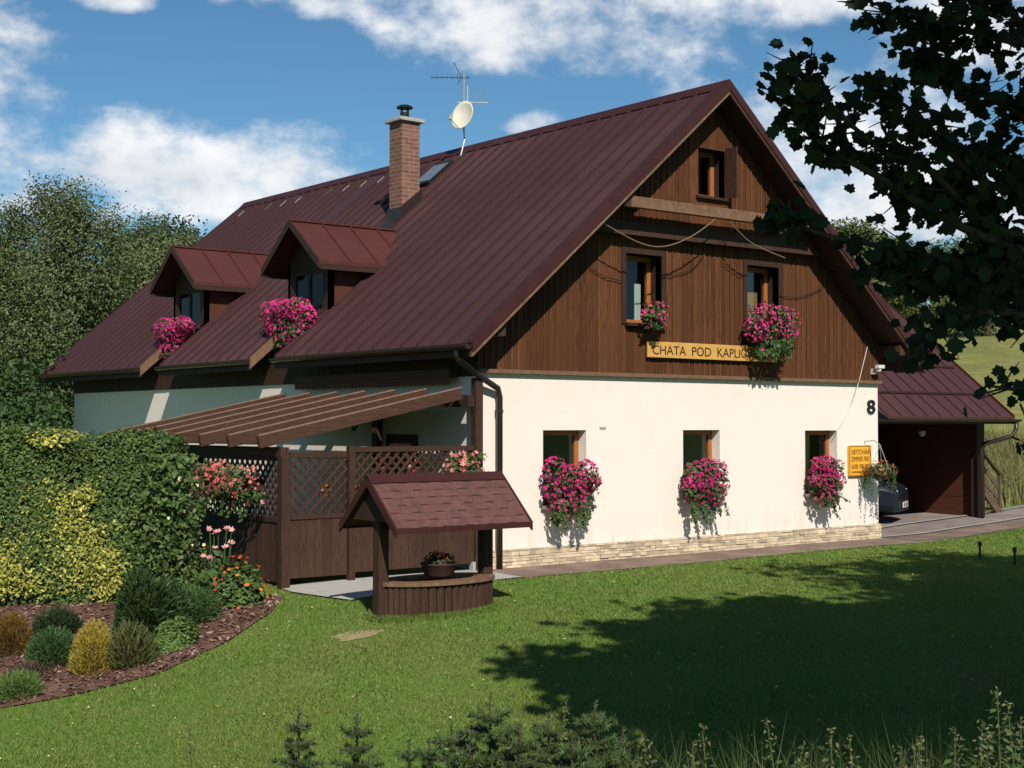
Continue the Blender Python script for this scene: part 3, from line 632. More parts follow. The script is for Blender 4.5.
text_mesh('lettering', 'UBYTOVÁNÍ', .12, m_ylet, ys, (.05, -.021, .375), (R(90), 0, 0), .002, width=.50)
text_mesh('lettering', 'ZIMMER FREI', .12, m_ylet, ys, (.05, -.021, .255), (R(90), 0, 0), .002, width=.50)
text_mesh('lettering', '608 98 95', .12, m_ylet, ys, (.06, -.021, .125), (R(90), 0, 0), .002, width=.48)
mb = MB()
for k in range(11): mb.box(.06+k*.044, .06+k*.044+random.uniform(.018, .034), -.023, -.019, .055, .085)
mb.build('small_print', m_ylet, ys)

# ---------------- antenna on the ridge
an = empty('antenna_mast', (4.35, 6.2, 7.2), 0, 'metal antenna mast with white satellite dish and aerials on the roof ridge', 'antenna')
mb = MB(); mb.tube([(-.18, -.12, -.12), (0, -.02, .28), (0, 0, .5), (0, 0, 1.62)], [.018, .02, .022, .022], 8); mb.tube([(.09, .0, .95), (.09, 0, 1.35)], .012, 6); mb.build('mast', m_metal, an)
def dish():
    mb = MB(); nr, na = 6, 28; r = .275; vs = [(0, 0, 0)]; fs = []
    for i in range(1, nr+1):
        q = i/nr
        for k in range(na): t = 2*math.pi*k/na; vs.append((r*.9*q*math.cos(t), -.075*q*q, r*1.05*q*math.sin(t)))
    for k in range(na): fs.append((0, 1+k, 1+(k+1) % na))
    for i in range(nr-1):
        for k in range(na): fs.append((1+i*na+k, 1+(i+1)*na+k, 1+(i+1)*na+(k+1) % na, 1+i*na+(k+1) % na))
    mb.add(vs, fs); o = mb.build('dish', m_dish, an, smooth=True); sm = o.modifiers.new('thick', 'SOLIDIFY'); sm.thickness = .008
    o.location = (-.06, -.10, .72); o.rotation_euler = (R(-14), R(8), R(-74)); 
    mb = MB(); mb.tube([(0, -.03, -.28), (-.02, -.34, -.2)], .008, 6); mb.lathe([(.03, -.04), (.035, .05)], (-.02, -.36, -.18), 10); c = mb.build('feed_arm', m_brick_cap, o)
dish()
mb = MB(); u = Vector((.80, -.60, 0)); v = Vector((.6, .8, 0))
A = Vector((0, 0, 1.50)); a0 = A-u*.62; a1 = A+u*.12; mb.bar(a0, a1, .012, .012)
for k in range(8): p = a0+(a1-a0)*(k/7.5); mb.bar(p-v*.13, p+v*.13, .007, .007)
mb.bar(A-u*.05+Vector((0, 0, 0)), A-u*.2+Vector((0, 0, .3)), .012, .012); mb.bar(A-u*.05, A-u*.12+Vector((0, 0, -.14)), .012, .012); mb.build('aerial', m_black, an)
mb = MB(); A = Vector((0, 0, 1.02)); mb.bar(A-u*.12, A+u*.46, .014, .014)
for k in range(4): p = A+u*(.10+k*.115); mb.bar(p-Vector((0, 0, .03)), p+Vector((0, 0, .26)), .007, .007, up=(1, 0, 0))
mb.build('aerial', m_metal, an)

# ================================================================== GARAGE
ga = empty('garage', (8.95, 1.2, .08), 0, 'open brown carport with dark red seamed roof beside the cottage', 'garage')
def GL(x, y, z): return (x-8.95, y-1.2, z-.08)
gs = .82; gy0, gz0, gyr = .6, 2.165, 4.3; gzr = gz0+gs*(gyr-gy0)
def gz(y): return gz0+gs*(y-gy0)
GX0, GX1 = 8.93, 14.1
mb = MB(); vy = gy0+(ZE-gz0)/gs
top = [(GX0, gy0), (GX1, gy0), (GX1, gyr), (XC+(ZA-gzr)/SL-.1, gyr), (W+EV-.1, vy), (GX0, vy-.1)]
mb.hexa([GL(x, y, gz(y)-.1) for x, y in top], [GL(x, y, gz(y)) for x, y in top])
x = GX0+.25
while x < GX1-.05:
    yt = gyr
    mb.prism([GL(x-.012, gy0, gz0+.002), GL(x+.012, gy0, gz0+.002), GL(x+.012, yt, gzr+.002), GL(x-.012, yt, gzr+.002)], (0, 0, .028)); x += .41
back = [(GX0, gyr), (GX1, gyr), (GX1, gyr+3.7), (GX0, gyr+3.7)]
mb.hexa([GL(x, y, gzr-gs*(y-gyr)-.1) for x, y in back], [GL(x, y, gzr-gs*(y-gyr)) for x, y in back])
mb.bar(GL(7.0, gyr, gzr+.01), GL(GX1, gyr, gzr+.01), .2, .05); gr_ = mb.build('roof', m_roof, ga)
for y in (1.12, 1.82):
    mb = MB(); mb.bar(GL(GX0, y, gz(y)+.05), GL(GX1-.2, y, gz(y)+.05), .02, .035); mb.build('snow_rail', m_rim, gr_)
mb = MB(); mb.prism([GL(GX1, gy0-.02, gz0-.13), GL(GX1, gyr, gzr-.13), GL(GX1, gyr, gzr+.035), GL(GX1, gy0-.02, gz0+.035)], (.03, 0, 0)); mb.build('barge_board', m_rim, gr_)
mb = MB(); mb.box(*(GX0-8.95, GX1-8.95), gy0-1.2-.02, gy0-1.2+.012, gz0-.08-.14, gz0-.08-.005); mb.build('fascia', m_wood, ga)
mb = MB(); gutter(mb, GL(GX0+.05, gy0-.075, gz0-.045), GL(GX1+.12, gy0-.075, gz0-.045), .055); mb.build('gutter', m_gutter, ga)
mb = MB(); mb.tube([GL(GX1+.02, .53, 2.1), GL(GX1, .54, 1.92), GL(13.98, .56, 1.78), GL(13.72, 1.02, 1.62), GL(13.66, 1.05, 1.5), GL(13.66, 1.05, .1)], .045, 10); mb.build('downpipe', m_gutter, ga, smooth=True)
mb = MB(); mb.box(13.72-8.95, 14.0-8.95, 0, .14, 0, gz(1.2)-.20); mb.build('corner_post', m_dark, ga)
mb = MB(); z = .02                                                   # boarded right-hand wall inside
while z < 2.6:
    d = random.uniform(0, .006); mb.box(13.86-8.95-d, 13.96-8.95, .14, 6.2, z, z+.1385); z += .14
mb.build('side_boards', m_redboard, ga)
mb = MB(); mb.box(13.962-8.95, 14.0-8.95, .14, 6.3, 0, 2.6); mb.build('outer_wall', m_dark, ga)
mb = MB(); mb.box(-.03, 5.05, 6.2, 6.3, 0, 3.0); mb.build('rear_wall', m_dark, ga)
mb = MB(); mb.box(-.0, 5.05, .0, .14, gz(1.2)-.34, gz(1.2)-.2); mb.build('lintel_beam', m_dark, ga)
mb = MB(); mb.prism([GL(13.62, 1.35, 2.5), GL(13.62, 8, 2.5), GL(13.62, gyr, gzr-.15)], (.06, 0, 0)); mb.build('gable_boards', m_dark, ga)
mb = MB(); mb.lathe([(.02, 0), (.06, .03), (.07, .1), (.02, .12)], GL(11.8, 1.15, 1.78), 12); mb.build('ceiling_lamp', m_brick_cap, ga)
mb = MB(); mb.box(13.81-8.95, 13.86-8.95, 2.4, 2.62, 1.0, 1.12); mb.box(13.82-8.95, 13.86-8.95, 2.9, 3.1, 1.02, 1.09); mb.build('wall_socket', m_metal, ga)

# ---------------- wooden steps with a handrail right of the garage
st = empty('wooden_steps', (14.75, 1.6, .08), 0, 'old wooden steps with a sloping handrail right of the carport', 'stairs')
for s_ in (0, .55):
    mb = MB(); mb.bar((-.75, s_, 1.05), (.42, s_, .02), .05, .16); mb.build('stringer', m_firewood, st)
for k in range(5):
    t = (k+.5)/5; mb = MB(); mb.box(-.75+1.15*t-.11, -.75+1.15*t+.11, .03, .52, 1.02-1.0*t, 1.06-1.0*t); mb.build('tread', m_firewood, st)
mb = MB(); mb.bar((-.75, 0, 1.75), (.5, 0, .80), .05, .05); mb.build('handrail', m_dark, st)
mb = MB(); mb.box(.37, .43, -.03, .03, -.05, .85); mb.build('rail_post', m_firewood, st)
mb = MB(); mb.box(-.73, -.66, -.03, .03, -.05, 1.72); mb.build('rail_post', m_firewood, st)
for k in range(3): mb = MB(); mb.bar((-.7, .02, 1.45-.32*k), (.4, .02, .58-.22*k), .02, .09); mb.build('side_plank', m_firewood, st)

# ================================================================== CAR
car = empty('parked_car', (11.53, 1.42, .085), math.atan2(-.89, .446)-math.pi/2+math.pi, 'dark navy hatchback parked nose out in the carport behind the hanging basket', 'car')
# local: nose towards -Y, origin under the nose
def car_build():
    stn = [(-.02, .55, .24, .60, .62), (.06, .76, .24, .72, .70), (.3, .82, .26, .80, .74), (.9, .83, .27, .88, .76), (1.2, .84, .18, .93, .74), (1.9, .84, .18, .96, .75), (2.9, .84, .18, .97, .75), (3.6, .80, .2, .95, .7), (3.8, .72, .3, .8, .66)]
    mb = MB(); n = len(stn); prof = []
    for (y, w, zb, zt, sh) in stn:
        prof.append([(-w*.92, y, zb), (-w, y, zb+.12), (-w, y, sh-.06), (-w*.94, y, zt-.05), (-w*.78, y, zt), (w*.78, y, zt), (w*.94, y, zt-.05), (w, y, sh-.06), (w, y, zb+.12), (w*.92, y, zb)])
    k = 10; vs = [p for r in prof for p in r]
    fs = [(i*k+j, i*k+(j+1) % k, (i+1)*k+(j+1) % k, (i+1)*k+j) for i in range(n-1) for j in range(k)]+[tuple(range(k)), tuple((n-1)*k+j for j in range(k))]
    mb.add(vs, fs); o = mb.build('body', m_car, car, smooth=False, bevel=.035)
    mb = MB(); b = [(-.76, 1.05, .90), (.76, 1.05, .90), (.76, 3.55, .94), (-.76, 3.55, .94)]; t = [(-.58, 1.75, 1.40), (.58, 1.75, 1.40), (.58, 3.15, 1.42), (-.58, 3.15, 1.42)]
    mb.hexa(b, t); mb.build('cabin_glass', m_carglass, car, bevel=.05)
    mb = MB(); mb.box(-.56, .56, 1.78, 3.12, 1.405, 1.45)
    for s_ in (-1, 1): mb.bar((s_*.765, 1.06, .91), (s_*.59, 1.75, 1.41), .05, .05); mb.bar((s_*.77, 2.35, .93), (s_*.60, 2.35, 1.42), .06, .04, up=(0, 1, 0)); mb.bar((s_*.765, 3.55, .94), (s_*.59, 3.15, 1.42), .07, .05)
    mb.build('roof_frame', m_car, car, bevel=.015)
    for s_ in (-1, 1):
        mb = MB(); mb.hexa([(s_*.50, .0, .56), (s_*.74, .14, .58), (s_*.74, .14, .68), (s_*.50, .0, .66)], [(s_*.50, .10, .56), (s_*.70, .22, .58), (s_*.70, .22, .68), (s_*.50, .10, .66)]); mb.build('headlight', m_lamp_glass, car, bevel=.008)
        mb = MB(); mb.box(min(s_*.82, s_*.98), max(s_*.82, s_*.98), 1.12, 1.22, .90, 1.03); mb.build('wing_mirror', m_car, car, bevel=.02)
    mb = MB()
    for k in range(3): mb.box(-.40, .40, -.045, -.01, .50+.04*k, .515+.04*k)
    mb.build('grille', m_black, car)
    mb = MB(); mb.box(-.26, .26, -.06, -.045, .31, .42); pl = mb.build('number_plate', m_white, car)
    text_mesh('lettering', '4H1 2857', .11, m_black, pl, (-.22, -.062, .325), (R(90), 0, 0), .001, width=.44)
    for s_ in (-1, 1):
        for y in (.75, 3.1):
            w = MB(); c = Vector((s_*.76, y, .29))
            ring = [(r, d) for r, d in ((.20, -.09), (.28, -.09), (.30, -.06), (.30, .06), (.28, .09), (.20, .09))]; na = 24; vs = []; fs = []
            for i, (r, d) in enumerate(ring):
                for q in range(na): a = 2*math.pi*q/na; vs.append((c.x+d, c.y+r*math.cos(a), c.z+r*math.sin(a)))
            for i in range(len(ring)-1):
                for q in range(na): fs.append((i*na+q, i*na+(q+1) % na, (i+1)*na+(q+1) % na, (i+1)*na+q))
            w.add(vs, fs); wo = w.build('wheel', m_tyre, car, smooth=True)
            rm_ = MB(); vs = []; 
            for d in (-.07, .07): vs += [(c.x+d, c.y+.2*math.cos(2*math.pi*q/12), c.z+.2*math.sin(2*math.pi*q/12)) for q in range(12)]
            rm_.hexa(vs[:12], vs[12:]); rm_.build('rim', m_metal, wo)
car_build()

# ================================================================== PERGOLA, AWNING
m_lit_edge = mat('sunlit_edge_tone', (.23, .155, .105), (.15, .095, .062), rough=.8, scale=7, stretch=(1, 6, 6))  # paler strip on each rafter: its sunlit top edge put into the colour
pg = empty('pergola', (-3.1, -.1, 0), 0, 'brown timber pergola with sloping rafters leaning on the cottage side wall', 'pergola')
for k in range(7):
    y = .8*k; mb = MB(); a = Vector((2.73, y, 2.44)); b = Vector((-.36, y, 1.80)); mb.bar(a, b, .062, .155); rf_ = mb.build('rafter', m_woodx, pg, bevel=.004); mb = MB(); mb.bar(a+Vector((0, 0, .084)), b+Vector((0, 0, .084)), .07, .014); mb.build('lit_edge_strip', m_lit_edge, rf_)
for k in range(6):
    y = .8*k; mb = MB(); mb.hexa([(2.7, y+.032, 2.365), (2.7, y+.768, 2.365), (-.2, y+.768, 1.765), (-.2, y+.032, 1.765)], [(2.7, y+.032, 2.38), (2.7, y+.768, 2.38), (-.2, y+.768, 1.78), (-.2, y+.032, 1.78)]); mb.build('roof_panel', m_wood, pg)
mb = MB(); mb.box(-.06, .06, -.02, 5.0, 1.62, 1.735); mb.build('edge_beam', m_wood, pg)
mb = MB(); mb.box(2.80, 2.90, -.08, 5.2, 2.26, 2.42); mb.build('wall_beam', m_dark, pg)
for y in (.0, 2.4, 4.9): mb = MB(); mb.box(-.06, .06, y-.06, y+.06, -.1, 1.62); mb.build('post', m_wood, pg, bevel=.006)
mb = MB(); mb.box(2.95, 3.07, -.06, .06, -.05, 2.66); mb.build('post', m_wood, pg, bevel=.006)
mb = MB(); mb.box(2.95, 3.05, 2.42, 2.56, -.05, 2.3); mb.build('post', m_dark, pg)
aw = empty('awning', (-.05, .4, 2.58), 0, 'rolled up brown awning with scalloped valance under the eave', 'awning')
mb = MB(); mb.box(-.16, .0, 0, 4.3, .10, .22); mb.build('cassette', m_woodx, aw, bevel=.01)
mb = MB(); n = 43
for k in range(n):
    y0 = k*.1; pts = [(-.15, y0, .11)]+[(-.15, y0+.05-.05*math.cos(t*math.pi/6), .05-.055*math.sin(t*math.pi/6)) for t in range(7)]+[(-.15, y0+.1, .11)]; mb.prism(pts, (.006, 0, 0))
mb.build('valance', mat('valance_cloth', (.10, .05, .028), rough=.9), aw)
mb = MB()
# side door and small window seen under the pergola
mb.box(-.03, -.002, 1.45, 2.25, -.02, 1.87); dr = mb.build('door', m_dark, house)
wl = empty('wall_lantern', (-.02, 2.95, 2.02), 0, 'small black lantern on the shaded side wall above the lattice', 'lamp')
mb = MB(); mb.tube([(0, 0, .1), (-.1, 0, .16), (-.14, 0, .1)], .01, 6); mb.lathe([(.03, -.1), (.06, 0), (.065, .02), (.01, .09)], (-.14, 0, 0), 8); mb.build('lantern', m_black, wl)
mb = MB(); mb.lathe([(.025, -.1), (.05, -.01)], (-.14, 0, .0), 8); mb.build('shade', m_lamp_glass, wl)

# ================================================================== FENCES WITH LATTICE
def lattice(mb, ax, a0, a1, z0, z1, c, pitch=.098, w=.034, t=.008):
    """diagonal strips in the plane; ax='x' runs along X at Y=c, 'y' runs along Y at X=c; clipped to the rectangle"""
    Hh = z1-z0; Ln = a1-a0
    for sgn, off in ((1, -t), (-1, t)):
        s0 = -Hh
        while s0 < Ln:
            lo = s0 if sgn > 0 else s0+Hh; hi = s0+Hh if sgn > 0 else s0
            # param along z 0..Hh : u = lo + (hi-lo)*z/Hh
            za, zb = 0.0, Hh; f = lambda z: lo+(hi-lo)*z/Hh; g = lambda u: (u-lo)/(hi-lo)*Hh
            ua, ub = f(za), f(zb)
            for lim, cmp in ((0, 'lt'), (Ln, 'gt')):
                if cmp == 'lt':
                    if ua < 0: za = g(0)
                    if ub < 0: zb = g(0)
                else:
                    if ua > Ln: za = g(Ln)
                    if ub > Ln: zb = g(Ln)
            if zb-za > .02:
                p = lambda z: (a0+f(z), c+off, z0+z) if ax == 'x' else (c+off, a0+f(z), z0+z)
                mb.bar(p(za), p(zb), t*1.6, w, up=(1, 0, 0) if ax == 'x' else (0, 1, 0)) if False else mb.bar(p(za), p(zb), w, t*1.6, up=(0, 1, 0) if ax == 'x' else (1, 0, 0))
            s0 += pitch*1.414
def boards(mb, ax, a0, a1, z0, z1, c, t=.022, w=.12):
    a = a0
    while a < a1-.01:
        b = min(a+w, a1); d = random.uniform(0, .004)
        if ax == 'x': mb.box(a+.002, b-.002, c-t/2-d, c+t/2, z0, z1)
        else: mb.box(c-t/2-d, c+t/2, a+.002, b-.002, z0, z1)
        a = b
def fence_panel(root, ax, a0, a1, c, z0, zm, z1, gap=.0):
    def rail(za, zb, hw=.028):
        m_ = MB()
        if ax == 'x': m_.box(a0, a1, c-hw, c+hw, za, zb)
        else: m_.box(c-hw, c+hw, a0, a1, za, zb)
        m_.build('rail', m_wood, root, bevel=.004)
    rail(z1, z1+.07); rail(zm-.03, zm+.03)
    m_ = MB(); boards(m_, ax, a0, a1, z0, zm-.03, c); m_.build('board_panel', m_wood, root)
    m_ = MB(); lattice(m_, ax, a0, a1, zm+.03, z1, c); m_.build('lattice', m_wood, root)
ff = empty('lattice_fence', (-2.12, -.1, 0), 0, 'brown lattice topped board fence behind the little well, joining the wall', 'fence')
fence_panel(ff, 'x', .04, 2.05, 0, .12, .86, 1.66)
mb = MB(); mb.box(-.05, .04, -.045, .045, -.02, 1.74); mb.build('post', m_wood, ff, bevel=.005)
mb = MB(); mb.box(1.92, 1.99, -.05, .03, -.02, .14); mb.build('foot_block', m_concrete, ff)
gt = empty('lattice_gate', (-3.02, -.1, 0), 0, 'brown lattice topped garden gate beside the pergola corner post', 'gate')
fence_panel(gt, 'x', .0, .83, 0, .10, .86, 1.60)
lf = empty('lattice_fence', (-3.1, -.02, 0), 0, 'brown lattice topped board fence behind the pink flower box and hedge end', 'fence')
fence_panel(lf, 'y', .05, 4.9, 0, .05, .82, 1.56)

# ================================================================== WELL
we = empty('wishing_well', (-2.5, -2.52, -.12), 0, 'decorative wooden garden well with red shingled gable roof on the lawn', 'well')
def shingle_mat():
    m = bpy.data.materials.new('bitumen_shingle'); m.use_nodes = True; nt = m.node_tree; N = nt.nodes.new; LK = nt.links.new
    p = nt.nodes['Principled BSDF']; p.inputs['Roughness'].default_value = .9; p.inputs['Specular IOR Level'].default_value = .15
    tc = N('ShaderNodeTexCoord'); n = N('ShaderNodeTexNoise'); n.inputs['Scale'].default_value = 220; n.inputs['Detail'].default_value = 2; LK(tc.outputs['Object'], n.inputs[0])
    n2 = N('ShaderNodeTexNoise'); n2.inputs['Scale'].default_value = 11; n2.inputs['Detail'].default_value = 5; LK(tc.outputs['Object'], n2.inputs[0]); ad = N('ShaderNodeMath'); LK(n.outputs['Fac'], ad.inputs[0]); LK(n2.outputs['Fac'], ad.inputs[1])
    g = N('ShaderNodeNewGeometry'); a2 = N('ShaderNodeMath'); a2.operation = 'MULTIPLY_ADD'; LK(g.outputs['Random Per Island'], a2.inputs[0]); a2.inputs[1].default_value = .35; LK(ad.outputs[0], a2.inputs[2])
    cr = N('ShaderNodeValToRGB'); cr.color_ramp.elements[0].position = .6; cr.color_ramp.elements[0].color = (.062, .036, .032, 1); cr.color_ramp.elements[1].position = 1.5 if False else 1; cr.color_ramp.elements[1].color = (.155, .066, .060, 1)
    mrr = N('ShaderNodeMapRange'); mrr.inputs[1].default_value = .85; mrr.inputs[2].default_value = 1.5; LK(a2.outputs[0], mrr.inputs[0]); LK(mrr.outputs[0], cr.inputs[0]); cr.color_ramp.elements[0].position = 0
    LK(cr.outputs[0], p.inputs['Base Color']); return m
m_shingle = shingle_mat()
def well():
    x0, x1, yr, hw, zr_, rise = -.92, .93, .0, .56, 1.56, .54
    for s_ in (-1, 1):
        mb = MB(); e = Vector((0, s_*hw, -rise)); nrm = Vector((0, s_*rise, hw)).normalized(); a = Vector((0, yr, zr_))
        q = [a+Vector((x0, 0, 0)), a+Vector((x1, 0, 0)), a+Vector((x1, 0, 0))+e, a+Vector((x0, 0, 0))+e]; mb.hexa([p-nrm*.03 for p in q], [p-nrm*.006 for p in q])
        rows = 7; mb.hexa([p-nrm*.006 for p in q], [p+nrm*.004 for p in q])
        for r in range(rows):                                   # flat shingle courses; the tab slots show as short dark dashes
            t1 = (r+1)/rows; x = x0+.03+(.15 if r % 2 else 0)+rng.uniform(-.01, .01)
            mb.bar(a+Vector((x0+.01, 0, 0))+e*t1*.999+nrm*.004, a+Vector((x1-.01, 0, 0))+e*t1*.999+nrm*.004, .006, .004, up=nrm)
            while x < x1-.13:
                mb.bar(a+Vector((x, 0, 0))+e*t1*.99+nrm*.006, a+Vector((x+.115, 0, 0))+e*t1*.99+nrm*.006, .013, .004, up=nrm, mi=1); x += .30
        mb.build('roof_slope', [m_shingle, m_dark], we)
        for x in (x0-.02, x1-.005):
            mb = MB(); b0 = a+Vector((x, 0, .02)); mb.prism([b0+Vector((0, 0, -.12)), b0, b0+e*1.02, b0+e*1.02+Vector((0, 0, -.1))], (.025, 0, 0)); mb.build('barge_board', m_rim, we)
        mb = MB(); mb.box(x0, x1, min(s_*hw, s_*(hw+.02)), max(s_*hw, s_*(hw+.02)), zr_-rise-.055, zr_-rise+.008); mb.build('eave_board', m_rim, we)
    mb = MB(); mb.prism([(x0-.02, -.09, zr_-.06), (x0-.02, 0, zr_+.03), (x0-.02, .09, zr_-.06), (x0-.02, 0, zr_+.0)], (x1-x0+.03, 0, 0)); mb.build('ridge_cap', m_rim, we)
    mb = MB(); mb.prism([(-.86, -.44, 1.08), (-.86, .44, 1.08), (-.86, .02, 1.49), (-.86, -.02, 1.49)], (.03, 0, 0)); mb.build('roof_gable', m_dark, we); mb = MB(); mb.prism([(.85, -.44, 1.08), (.85, .44, 1.08), (.85, .02, 1.49), (.85, -.02, 1.49)], (.03, 0, 0)); mb.build('roof_gable', m_dark, we)
    for x in (-.75, .70):
        mb = MB(); mb.box(x-.065, x+.065, -.065, .065, -.1, 1.47); mb.build('post', m_wood, we, bevel=.006)
    mb = MB(); n = 44; rx, ry = .70, .36                           # tub of upright half-round planks
    for k in range(n):
        t = 2*math.pi*k/n; c = (rx*math.cos(t), ry*math.sin(t)); tw = .055*(1+.15*random.random()); hgt = .36+random.uniform(-.006, .006)
        mb.tube([(c[0], c[1], -.12), (c[0], c[1], hgt)], tw*.85, 7)
    mb.build('tub', m_wood, we)
    mb = MB(); n = 40; o_ = []; i_ = []
    for k in range(n): t = 2*math.pi*k/n; o_.append(((rx+.075)*math.cos(t), (ry+.075)*math.sin(t), .362)); i_.append(((rx-.13)*math.cos(t), (ry-.13)*math.sin(t), .362))
    vs = o_+i_+[(x, y, z+.04) for x, y, z in o_]+[(x, y, z+.04) for x, y, z in i_]; fs = []
    for k in range(n): j = (k+1) % n; fs += [(k, j, n+j, n+k), (2*n+k, 3*n+k, 3*n+j, 2*n+j), (k, 2*n+k, 2*n+j, j), (n+k, n+j, 3*n+j, 3*n+k)]
    mb.add(vs, fs); mb.build('rim', m_pale_edge, we)
    mb = MB(); mb.lathe([(.52, .0), (.52, .2)], (0, 0, 0), 20); o = mb.build('filling', m_mulch, we); o.scale = (1.1, .5, 1.5)
    mb = MB(); mb.bar((-.75, 0, 1.02), (.7, 0, 1.02), .07, .07); mb.build('cross_beam', m_dark, we)
well()

# ================================================================== FLOWERS
m_pfol = leafmat('petunia_leaf', (.035, .075, .018), (.06, .115, .03), (.09, .13, .05))
m_magenta = leafmat('magenta_blossom', (.48, .010, .115), (.56, .015, .16), (.64, .04, .23), (.34, .008, .085), transl=.3)
m_hot = leafmat('pink_blossom', (.72, .03, .22), (.80, .06, .30), (.58, .02, .16), transl=.3)
m_coral = leafmat('coral_blossom', (.70, .12, .13), (.75, .20, .18), (.80, .32, .28), (.6, .06, .08), transl=.3)
m_red = leafmat('red_blossom', (.55, .03, .03), (.7, .10, .02), (.75, .25, .03), transl=.3)
def cloud(n, c, r, lo=.0):
    """points in an ellipsoid, denser to the shell"""
    d = rdir(n); q = rng.uniform(lo, 1, (n, 1))**.5; return np.array(c)+d*q*np.array(r), d
def flower_box(name, loc, width, label, up, down, depth, mflower, nl, nf, boxdir='x', box=True, size=.055, trail=.25, group=None, cat='flower box', density=1, low=.6):
    """trough with cascading blossoms. local frame: width along X, front towards -Y"""
    rz = 0 if boxdir == 'x' else -math.pi/2
    ro = empty(name, loc, rz, label, cat, group)
    if box:
        mb = MB(); mb.prism([(-width/2+.14, -.09, -.12), (-width/2+.14, .09, -.12), (-width/2+.14, .10, .03), (-width/2+.14, -.10, .03)], (width-.28, 0, 0)); mb.build('trough', m_box, ro)
    # foliage: lobes along the trough, the mass wider at the top than at the bottom
    P = []; Dn = []
    lob = []
    for k in range(12):
        fx = (-1, -.33, .33, 1)[k % 4]; fz = (.42, -.12, -.62)[k//4]; hw_ = (.36, .36, .24)[k//4]
        lob.append((np.array([fx*hw_*width*rng.uniform(.6, 1.12), -depth*rng.uniform(.25, .5), (up if fz > 0 else down)*fz*rng.uniform(.65, 1.25)]), np.array([.20*width, .5*depth, .22*(up+down)*rng.uniform(.85, 1.1)])))
    for k in range(4): lob.append((np.array([rng.uniform(-.5, .5)*width, -depth*rng.uniform(.2, .6), rng.uniform(-.75*down, up*.55)]), np.array([.15*width, .45*depth, .15*(up+down)])))
    for c, r in lob:
        p, d = cloud(nl//14, c, r, .3); P.append(p); Dn.append(d)
    P = np.concatenate(P); Dn = np.concatenate(Dn); P[:, 1] = np.minimum(P[:, 1], .10)
    # trailing shoots
    for k in range(int(14*width/.85)):
        x = rng.uniform(-.42, .42)*width; y = rng.uniform(-.8, -.2)*depth; l = rng.uniform(.3, 1)*trail; m_ = 16
        t = np.linspace(0, 1, m_)[:, None]; q = np.c_[x+.06*rng.normal()*t+rng.normal(0, .012, (m_, 1)), y-.02*t+rng.normal(0, .012, (m_, 1)), -down*.8-l*t]; P = np.r_[P, q]; Dn = np.r_[Dn, np.tile([0, -1, .3], (m_, 1))]
    leaves('foliage', P, Dn+rng.normal(0, .5, P.shape), rng.uniform(.045, .085, len(P)), m_pfol, ro, LEAF5)
    P = []; Dn = []
    for c, r in lob:
        w8 = 1.35 if c[2] > -down*.25 else low
        p, d = cloud(max(4, int(nf/14*w8*rng.uniform(.45, 1.55))), c, r*1.06, .72); P.append(p); Dn.append(d)
    P = np.concatenate(P); Dn = np.concatenate(Dn); k = (P[:, 1] < .06); P = P[k]; Dn = Dn[k]
    leaves('blossoms', P, Dn*.8+np.array([0, -.7, .35])+rng.normal(0, .3, P.shape), rng.uniform(.6, 1.3, len(P))*size, mflower, ro, PETAL)
    return ro
G_ = 'magenta flower boxes on the ground floor windows'
flower_box('flower_box', (1.46, -.14, 1.14), .92, 'cascading magenta flower box below the ground floor window nearest the downpipe', .42, .46, .34, m_magenta, 1500, 800, trail=.26, group=G_)
flower_box('flower_box', (4.22, -.14, 1.14), .86, 'cascading magenta flower box below the middle ground floor window', .42, .42, .34, m_magenta, 1500, 720, trail=.34, group=G_)
flower_box('flower_box', (7.16, -.14, 1.12), .82, 'cascading magenta flower box below the ground floor window next to yellow notice', .40, .40, .32, m_magenta, 1500, 660, trail=.26, group=G_)
G_ = 'flower boxes on the upper gable windows'
flower_box('flower_box', (3.14, -.18, 3.68), .46, 'small sparse pink flower box at the upper gable window left of the other', .24, .22, .26, m_hot, 420, 130, low=.3, trail=.06, group=G_)
flower_box('flower_box', (5.70, -.2, 3.60), .98, 'big bushy bright pink flower box covering the end of the name board', .40, .52, .44, m_hot, 1700, 720, low=.12, trail=.12, group=G_)
G_ = 'pink flower boxes in front of the dormer windows'
flower_box('flower_box', (.10, D1[0]-.10, 3.84), 1.38, 'hot pink flower box under the dormer window nearer the gable', .24, .60, .38, m_hot, 1300, 1300, boxdir='y', trail=.06, low=.9, group=G_)
flower_box('flower_box', (.10, D2[0]-.20, 3.80), 1.28, 'hot pink flower box under the farther dormer window', .22, .54, .36, m_hot, 1200, 1100, boxdir='y', trail=.06, low=.9, group=G_)
flower_box('flower_box', (8.32, .1, zr(8.32)+.05), .4, 'pink flowers peeping over the right roof edge behind dark leaves', .22, .1, .2, m_hot, 260, 90, trail=.05, cat='flower box')
flower_box('flower_box', (-3.22, 1.05, 1.30), 1.6, 'coral pink flower box hung outside the lattice next to the hedge', .24, .30, .42, m_coral, 1200, 420, boxdir='y', trail=.25, size=.07, cat='flower box')
G_ = 'pink geraniums behind the lattice fence'
def geranium(loc, r, label, mf=m_coral, n=40):
    ro = empty('geranium', loc, 0, label, 'flowers', G_)
    mb = MB(); mb.lathe([(.07, -.28), (.10, -.1), (.105, -.1), (.09, -.12)], (0, 0, 0), 14); mb.build('pot', m_terra, ro)
    p, d = cloud(260, (0, 0, 0), (r, r*.7, r*.9), .2); leaves('foliage', p, d+rng.normal(0, .4, p.shape), rng.uniform(.05, .09, len(p)), m_pfol, ro, LEAF5)
    p, d = cloud(n, (0, -.04, .05), (r*1.05, r*.8, r), .8); leaves('blossoms', p, d+np.array([0, -.6, .3]), rng.uniform(.05, .09, n), mf, ro, PETAL)
